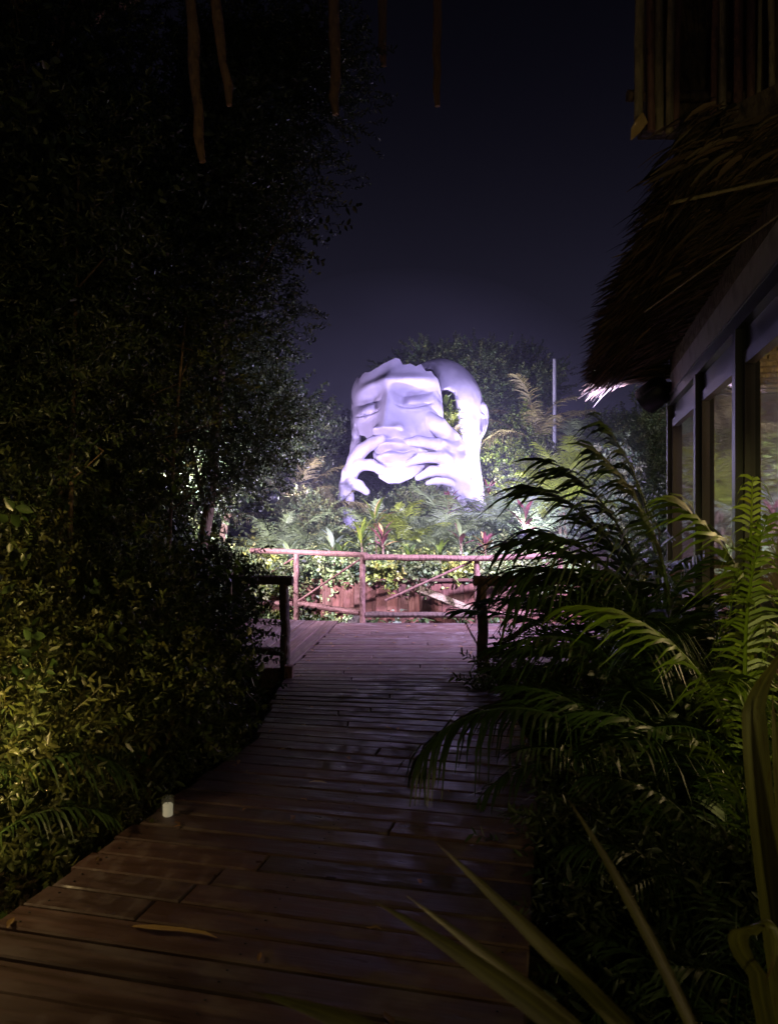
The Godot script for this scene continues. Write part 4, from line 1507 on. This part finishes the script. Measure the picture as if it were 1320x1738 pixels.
func build_garden() -> void:
	var fine := pools["twig fine"] as Mesh
	var broad := pools["twig broad"] as Mesh
	var small := pools["twig small"] as Mesh
	# trailing ground cover over the planter's lip: a mass of small leaves
	var where := []
	var tints := []
	for i in 5200:
		var x := rnd(-2.4, 2.8)
		var d := 11.2 + pow(rng.randf(), 1.6) * 2.2
		var p := on_bed(x, d) + Vector3(0, rnd(-0.03, 0.26), 0)
		if rng.randf() < 0.3:
			p.z += rnd(0.0, 0.16) + 0.12
			p.y = 0.42 + rnd(-0.22, 0.25)
			if sin(x * 3.1 + 1.0) + 0.6 * sin(x * 7.3) < 0.2:
				continue
		where.append(Transform3D(facing(Vector3(rnd(-0.7, 0.7), rnd(0.2, 1.0), rnd(0.0, 0.9)), rdir()) * Basis.from_scale(Vector3.ONE * rnd(0.8, 1.4)), p))
		var c := leaf_tint(0.35)
		var q := sin(x * 2.3 + 0.4) + sin(x * 5.1 + d * 3.0)
		if q > 0.9:
			c = Color(c.r * 1.9, c.g * 1.7, c.b * 0.9)
		elif q < -0.8 and rng.randf() < 0.6:
			c = Color(c.r * 1.9, c.g * 1.9, c.b * 2.0)
		tints.append(c)
	var gc := scatter("ground_cover", broad, M.leaf_grey, where, tints)
	tag(gc, "small mixed leaves covering the planting bed behind the log railing", "ground cover")
	for b in [[-0.2, 10.85, 0.16], [0.12, 10.8, 0.2], [0.45, 10.82, 0.14], [1.0, 10.78, 0.22], [1.45, 10.8, 0.2]]:
		broad_plant("creeper", ["small creeper at the foot of the planter wall by the middle post", "pale creeper on the platform's far edge right of the middle post", "tiny creeper in the middle of the planter wall's foot", "green creeper at the wall's foot just left of the right post", "creeper at the wall's foot right of the right post"][[-0.2, 0.12, 0.45, 1.0, 1.45].find(b[0])], Vector3(b[0], -0.1, -b[1]), 12, 0.14, M.leaf_pale if b[0] == 0.12 else M.leaf_broad, b[2])
	# palms and ferns of the bed, left to right
	var pal := [
		[-1.75, 12.3, 9, M.palm_grey, 0.95, "grey-green palm at the left end of the bed behind the log railing"],
		[-1.2, 12.4, 8, M.palm_grey, 0.75, "feathery palm left of the sculpture's small hand"],
		[-1.0, 14.2, 7, M.palm_tan, 0.75, "dull brownish palm behind the sculpture's left hand"],
		[-0.25, 12.9, 9, M.palm_grey, 0.8, "short grey palm below the sculpture's left hand"],
		[0.22, 12.7, 9, M.palm_yellow, 0.95, "bright yellow-green palm right under the sculpture's chin"],
		[0.62, 12.5, 11, M.palm_grey, 0.85, "large grey-green fern palm in the middle of the bed"],
		[0.95, 12.9, 13, M.palm_grey, 1.0, "dense feathery palm in front of the sculpture's forearm"],
		[1.45, 13.1, 10, M.palm_grey, 0.95, "pale floodlit palm at the foot of the bright forearm"],
		[2.95, 13.2, 11, M.palm_yellow, 1.15, "bright lime palm catching the floodlight beyond the big dark palm"],
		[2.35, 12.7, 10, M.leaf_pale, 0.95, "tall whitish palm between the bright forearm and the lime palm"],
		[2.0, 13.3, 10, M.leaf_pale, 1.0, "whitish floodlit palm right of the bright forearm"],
		[3.35, 14.3, 9, M.palm_yellow, 1.05, "light green palm right of the sculpture below the tan palm"],
		[-1.9, 14.2, 8, M.palm_tan, 1.3, "brownish palm far left behind the bed's palms"],
	]
	for q in pal:
		palm("garden_palm", q[5], on_bed(q[0], q[1]), q[2] + 5, q[3], q[4] * 1.15, 0.35, 1.5, 0.75 if q[0] > 2.9 else (0.4 if q[0] > 2.2 else 0.16), "", "palm", 1.6)
	palm("tan_palm", "tall tan-tinted feathery palm right of the sculpture's ear", on_bed(3.0, 16.0), 15, M.palm_tan, 1.45, 0.2, 1.5, 1.7)
	palm("tan_palm", "greyish palm beside the thin grey pole", on_bed(3.9, 16.6), 12, M.palm_grey, 1.3, 0.2, 1.5, 1.5)
	# coloured rosettes
	var ros := [
		[-0.42, 12.1, 14, 0.42, 0.035, [M.leaf_lime, M.palm_yellow], 0.35, "bright lime rosette left of the middle post"],
		[-0.10, 11.9, 9, 0.36, 0.040, [M.leaf_pink, M.leaf_pink, M.dry], 0.40, "pink-leaved cordyline above the rail beside the middle post"],
		[-0.22, 12.6, 12, 0.44, 0.036, [M.leaf_lime, M.dry, M.palm_yellow], 0.55, "yellow and rust coloured croton under the sculpture's small hand"],
		[-0.85, 12.0, 10, 0.38, 0.05, [M.palm_grey, M.leaf_pale], 0.25, "broad grey-green rosette near the left post"],
		[1.10, 12.2, 8, 0.34, 0.042, [M.leaf_pink, M.palm_grey], 0.35, "dusky pink cordyline left of the right post"],
		[1.45, 12.0, 8, 0.32, 0.042, [M.dry, M.leaf_pink], 0.30, "rust and pink rosette just right of the right post"],
		[1.06, 13.9, 9, 0.42, 0.05, [M.leaf_pink], 0.35, "pink plant glowing behind the forearm's left side"],
		[2.15, 12.6, 9, 0.45, 0.05, [M.leaf_pink, M.leaf_dark], 0.5, "magenta cordyline half hidden by the big dark palm"],
		[1.80, 14.4, 7, 0.35, 0.03, [M.leaf_pink], 0.5, "red-tipped plant at the right side of the bright forearm"],
		[-1.5, 11.9, 10, 0.36, 0.06, [M.leaf_pale, M.palm_grey], 0.2, "pale rosette behind the left post's rail"],
		[0.75, 11.75, 11, 0.30, 0.04, [M.leaf_lime, M.palm_grey], 0.15, "small green rosette above the slanting brace"],
		[0.30, 11.7, 10, 0.28, 0.05, [M.leaf_broad, M.leaf_lime], 0.12, "low green rosette between the middle post and the brace"],
		[-0.72, 11.55, 9, 0.30, 0.045, [M.palm_yellow, M.leaf_broad], 0.15, "yellowish rosette in the railing's left bay"],
	]
	for q in ros:
		rosette("rosette_plant", q[7], "plant", on_bed(q[0], maxf(q[1] - 0.35, 11.45)), q[2] + 2, q[3] * 1.1, q[4] * 0.85, q[5], 0.25, 1.4, q[6] + 0.34)
	var sh := [
		[-1.35, 13.0, 0.55, 0.9, small, M.leaf_grey, "grey-leaved shrub at the left of the bed"],
		[2.65, 16.0, 0.6, 2.0, broad, M.leaf_lime, "yellow-green leafy shrub at the right side of the sculpture's neck"],
		[3.45, 15.3, 0.6, 1.4, small, M.leaf_hedge, "green small-leaved shrub below the tan palm"],
		[3.9, 14.2, 0.7, 1.5, broad, M.leaf_pale, "pale shining broad-leaved shrub right of the bed"],
		[-0.2, 14.6, 0.9, 0.5, small, M.leaf_dark, "dark shrub under the sculpture between the two hands"],
		[0.7, 14.6, 0.7, 0.55, fine, M.leaf_grey, "low shrub below the sculpture's chin"],
		[-1.9, 16.2, 0.9, 2.0, fine, M.leaf_grey, "dim shrub behind the sculpture's small hand"],
	]
	for q in sh:
		var h: float = q[3]
		var r: float = q[2]
		bush("garden_shrub", q[6], "shrub", on_bed(q[0], q[1]), [[Vector3(0, h * 0.45, 0), Vector3(r, h * 0.45, r * 0.8)], [Vector3(0.05, h * 0.8, 0), Vector3(r * 0.75, h * 0.25, r * 0.7)]], int(1100 * h * r) + 500, q[4], q[5], 5, 0.13)
	# plants growing inside the hollow head
	var inside := pt(765, 724, 14.85)
	var hp := rosette("head_plant", "green leaves growing out of the opening beside the face", "plant", inside + Vector3(-0.10, 0.28, 0.0), 9, 0.34, 0.05, [M.leaf_lime, M.leaf_broad], 0.5, 1.3, 0.12)
	crown(hp, [[Vector3(0.10, -0.22, 0.0), Vector3(0.10, 0.22, 0.10)]], 130, broad, M.leaf_lime, 0.07, 0.1, 0.6)
	palm("head_fern", "yellow-green fern inside the opening of the hollow head", inside, 18, M.palm_yellow, 0.36, 0.3, 1.55, 0.05, "", "fern")
	palm("head_fern", "pale brownish fern at the bottom of the head's opening", inside + Vector3(0.08, -0.25, 0.1), 7, M.palm_tan, 0.36, 0.7, 1.4, 0.0, "", "fern")
	# trees beyond
	var far := [
		[Vector3(2.0, -0.36, -20.5), [[Vector3(-0.75, 5.5, 0), Vector3(1.3, 0.7, 1)], [Vector3(0.4, 5.3, 0), Vector3(1.5, 0.85, 1)], [Vector3(1.5, 5.2, 0), Vector3(1.1, 0.9, 1)], [Vector3(1.4, 3.8, 0.2), Vector3(1.4, 1.0, 1)], [Vector3(0.3, 3.6, 0), Vector3(1.2, 1.3, 1)]], small, M.leaf_grey, "grey-green tree rising behind the sculpture's crown"],
		[Vector3(-1.0, -0.36, -19.5), [[Vector3(-1.0, 3.2, 0), Vector3(1.6, 1.2, 1)], [Vector3(0.5, 3.0, 0), Vector3(1.0, 1.0, 1)]], small, M.leaf_dark, "low dark tree in the gap left of the sculpture"],
		[Vector3(5.3, -0.36, -18.5), [[Vector3(0, 3.4, 0), Vector3(1.4, 0.9, 1)], [Vector3(1.5, 3.6, 0), Vector3(1.3, 0.8, 1)], [Vector3(-1.0, 2.6, 0), Vector3(1.2, 1.0, 1)], [Vector3(0.9, 2.2, 0.3), Vector3(1.8, 1.2, 1)]], fine, M.leaf_grey, "dim tree between the grey pole and the building's corner"],
		[Vector3(3.9, -0.36, -19.6), [[Vector3(0, 2.6, 0), Vector3(1.4, 1.0, 1)], [Vector3(-0.8, 1.6, 0), Vector3(1.4, 1.0, 1)]], fine, M.leaf_dark, "dark tree low behind the tan palm"],
		[Vector3(6.8, -0.36, -14.0), [[Vector3(0, 1.6, 0), Vector3(1.6, 1.3, 1)], [Vector3(-1.8, 1.2, 0.5), Vector3(1.3, 1.1, 1)]], fine, M.leaf_dark, "dark thicket past the building's corner"],
	]
	for t in far:
		var o := bush("leafy_tree", t[4], "tree", t[0], t[1], 1900 * t[1].size(), t[2], t[3], 4, 0.2, null, "", 0.1, 1.5)
		o.set_meta("label", t[4])
	var m := Mb.new()
	m.tube([Vector3(0, -0.3, 0), Vector3(0, 4.65, 0), Vector3(0, 4.7, 0)], [0.04, 0.036, 0.03], 12)
	tag(part("grey_pole", m.mesh(), M.post_grey, null, Transform3D(Basis(), Vector3(3.35, -0.1, -15.6))), "thin grey pole standing among the palms right of the sculpture", "pole")


func build_small_things() -> void:
	# litter: little dry leaves blown along the edges of the walk
	var scrap := Mb.new()
	scrap.blade([Vector3(-0.022, 0.002, 0), Vector3(-0.008, 0.007, 0.002), Vector3(0.01, 0.004, 0), Vector3(0.024, 0.006, 0.003)], [0.002, 0.008, 0.007, 0.001], Vector3(0, 0, 1), 0.4)
	var where := []
	var tints := []
	for i in 110:
		var d := rnd(2.0, 10.2)
		var left := -0.9 if d > 5.1 else -0.88 - (5.1 - d) * 0.246
		var right := 0.93 if d > 4.65 else 0.91 - (4.65 - d) * 0.213
		var k := pow(rng.randf(), 2.2) * 0.5
		k = k if rng.randf() < 0.5 else 1.0 - k
		where.append(Transform3D(Basis(Vector3.UP, rnd(0, TAU)) * Basis.from_scale(Vector3.ONE * rnd(0.6, 1.6)), Vector3(lerpf(left, right, 0.03 + 0.94 * k), 0.004, -d)))
		var v := rnd(0.25, 0.9)
		tints.append(Color(v, v * rnd(0.7, 1.0), v * 0.8))
	tag(scatter("leaf_litter", scrap.mesh(), M.dry, where, tints), "small dry leaf scraps scattered along the edges of the walk", "leaf litter")
	# candle on the walk's left edge
	var o := thing("candle", "white candle in a clear glass jar on the left edge of the walk", "candle", Vector3(-1.085, 0, -3.78))
	var m := Mb.new()
	m.tube([Vector3(0, 0.008, 0), Vector3(0, 0.012, 0), Vector3(0, 0.064, 0), Vector3(0, 0.068, 0)], [0.021, 0.024, 0.024, 0.019], 18)
	part("wax", m.mesh(), glow_mat(Color(1.0, 0.92, 0.62), 0.14), o)  # the wax glows faintly by itself; there is no flame
	m = Mb.new()
	m.tube([Vector3(0, 0.068, 0), Vector3(0, 0.078, 0)], [0.0015, 0.001], 5)
	part("wick", m.mesh(), M.metal, o)
	m = Mb.new()
	for i in 21:
		var q := TAU * i / 20.0
		for h in [[0.031, 0.004], [0.032, 0.085], [0.028, 0.096], [0.029, 0.104]]:
			m.p(Vector3(cos(q) * h[0], h[1], sin(q) * h[0]))
	for i in 20:
		for k in 3:
			m.quad(i * 4 + k, i * 4 + k + 1, i * 4 + k + 5, i * 4 + k + 4)
	part("jar", m.mesh(), M.jar, o)
	# fallen leaves on the boards
	m = Mb.new()
	m.blade([Vector3(-0.16, 0.004, 0), Vector3(-0.08, 0.012, 0.012), Vector3(0.02, 0.008, 0.0), Vector3(0.12, 0.012, 0.012), Vector3(0.17, 0.005, 0.02)], [0.006, 0.016, 0.013, 0.010, 0.002], Vector3(0, 0, 1), 0.2)
	tag(part("fallen_leaf", m.mesh(), M.dry, null, Transform3D(Basis(Vector3.UP, -0.18), pt(296, 1583, 2.74) * Vector3(1, 0, 1) + Vector3(0, 0.006, 0))), "long dry yellow leaf lying on the near boards", "leaf")
	m = Mb.new()
	m.blade([Vector3(-0.05, 0.003, 0), Vector3(-0.02, 0.01, 0.004), Vector3(0.02, 0.007, 0), Vector3(0.05, 0.004, 0.005)], [0.004, 0.013, 0.012, 0.002], Vector3(0, 0, 1), 0.2)
	tag(part("fallen_leaf", m.mesh(), M.dry, null, Transform3D(Basis(Vector3.UP, -0.1), pt(540, 1331, 4.24) * Vector3(1, 0, 1) + Vector3(0, 0.006, 0))), "small faded leaf on the middle boards of the walk", "leaf")


func _ready() -> void:
	rng.seed = 11
	var cam := Camera3D.new()
	cam.name = "camera"
	cam.position = Vector3(0, EYE, 0)
	var lens := CameraAttributesPhysical.new()
	lens.frustum_focal_length = 18.03
	lens.frustum_near = 0.05
	lens.frustum_far = 500.0
	lens.frustum_focus_distance = 11.0
	lens.exposure_aperture = 3.6
	cam.attributes = lens
	cam.current = true
	add_child(cam)
	var e := Environment.new()
	e.background_mode = Environment.BG_SKY
	e.sky = Sky.new()
	var sm := ProceduralSkyMaterial.new()
	sm.sky_top_color = lin(0.0006, 0.0006, 0.0012)
	sm.sky_horizon_color = lin(0.042, 0.038, 0.074)
	sm.sky_curve = 0.13
	sm.ground_horizon_color = lin(0.012, 0.011, 0.02)
	sm.ground_bottom_color = lin(0.002, 0.002, 0.003)
	e.sky.sky_material = sm
	e.background_energy_multiplier = 1.0
	e.tonemap_mode = Environment.TONE_MAPPER_LINEAR
	e.tonemap_exposure = 1.12
	e.volumetric_fog_enabled = true
	e.volumetric_fog_density = 0.0
	e.sdfgi_enabled = true
	e.ssao_enabled = true
	e.ssil_enabled = true
	var we := WorldEnvironment.new()
	we.name = "environment"
	we.environment = e
	add_child(we)
	materials()
	var violet := Color(0.62, 0.54, 1.0)
	floodlight("dark round floodlight on the building's far corner, seen from behind", pt(1106, 672, 8.5), pt(690, 985, 12.2), 0.16, violet, 100.0, 75, 1.0)
	floodlight("unseen floodlight in the planting that lights the bright forearm and the head", Vector3(2.6, 1.85, -14.2), Vector3(1.1, 2.8, -15.1), 0.09, Color(0.76, 0.66, 1.0), 30.0, 62, 1.0)  # unseen; placed to light forearm, ear and skull from the right
	floodlight("unseen floodlight for the left of the face, beside the sculpture's small hand", Vector3(-1.85, 1.75, -12.4), pt(640, 720, 14.8), 0.10, Color(0.80, 0.64, 1.0), 11.0, 36, 0.6)  # unseen; placed to light the face from the lower left
	floodlight("unseen floodlight high in the hedge left of the platform, turned to the planting bed", Vector3(-2.75, 2.1, -8.7), Vector3(0.4, 1.0, -13.2), 0.12, Color(0.82, 0.72, 1.0), 118.0, 48, 1.0)  # unseen; lights the bed, the rails and the left of the face
	floodlight("unseen low floodlight turned to the lime palms right of the sculpture", Vector3(2.1, 1.15, -12.1), Vector3(2.9, 2.1, -13.8), 0.07, Color(0.9, 0.92, 1.0), 8.0, 60, 0.9)  # unseen; brightens the palms right of the forearm
	floodlight("unseen dim warm uplight in the bed, turned up to the hanging roots", Vector3(-1.15, 0.45, -12.1), Vector3(-0.1, 7.2, -9.3), 0.06, Color(1.0, 0.62, 0.28), 13.0, 25, 0.6)  # unseen; placed to bring out the hanging roots
	floodlight("unseen warm uplight deep in the hedge near the bend of the walk", Vector3(-2.0, -0.15, -4.4), Vector3(-1.4, 5.0, -5.5), 0.08, Color(1.0, 0.66, 0.27), 3.4, 50, 0.8)  # unseen; lights the nearer roots and the leaves above it
	floodlight("unseen warm ground spotlight left of the near boards, turned to the hedge", Vector3(-2.2, 0.25, -2.5), Vector3(-1.95, 0.9, -7.0), 0.08, Color(1.0, 0.70, 0.25), 3.6, 42, 0.9)  # out of view past the left border, rakes the hedge
	globe_lamp("unseen warm lamp lighting the left hedge from within", Vector3(-2.9, 0.7, -5.6), Color(1.0, 0.74, 0.30), 2.5)  # out of view; gives the hedge its warm patches
	floodlight("unseen yellowish floodlight on the building's wall, turned to the palms", Vector3(1.0, 2.5, -0.9), Vector3(1.75, 1.0, -3.7), 0.10, Color(1.0, 0.90, 0.28), 2.6, 22, 0.9)  # out of view; placed to light the right-hand palms
	globe_lamp("added yellowish fill lamp behind the viewer on the right", Vector3(0.72, 1.75, 0.8), Color(1.0, 0.84, 0.36), 0.7, 1.9)  # added fill out of view, lifts the strap leaves and thatch
	globe_lamp("warm lamp inside the glass-walled room, out of view", Vector3(4.6, 2.2, -5.2), Color(1.0, 0.72, 0.34), 2.5, 2.1, 0.1)  # stands beyond the right border, lights the room behind the glass
	globe_lamp("unseen small warm lamp beside the near boards on the left", Vector3(-1.95, 0.7, -2.9), Color(1.0, 0.70, 0.30), 0.32, 0.9, 0.05)  # out of view; placed for the warm patch on the near boards
	floodlight("unseen low floodlight behind the sculpture, turned up to the trees", Vector3(1.3, 1.2, -17.0), Vector3(2.2, 4.4, -20.0), 0.10, Color(0.74, 0.74, 1.0), 22.0, 55, 0.9)  # unseen; placed to brighten the trees behind the head
	floodlight("unseen low floodlight that lights the tall tan palm", Vector3(2.75, 1.3, -14.9), Vector3(3.1, 2.9, -16.2), 0.07, Color(1.0, 0.95, 0.9), 9.0, 65, 0.9)  # unseen; placed to brighten the tan palm
	build_ground()
	build_building()
	build_boardwalk()
	build_planter()
	build_railings()
	build_sculpture()
	build_hedge()
	build_banyan()
	build_garden()
	build_near_plants()
	build_small_things()
	# night mist that the floodlights catch
	var mist := FogVolume.new()
	mist.name = "mist"
	mist.shape = RenderingServer.FOG_VOLUME_SHAPE_ELLIPSOID
	mist.size = Vector3(9.0, 7.5, 11.0)
	mist.position = Vector3(0.3, 2.2, -15.2)
	var fm := FogMaterial.new()
	fm.density = 0.007
	fm.albedo = Color(0.85, 0.84, 0.98)
	mist.material = fm
	tag(mist, "thin night mist lit by the floodlights round the sculpture", "mist", "", "stuff")
	add_child(mist)
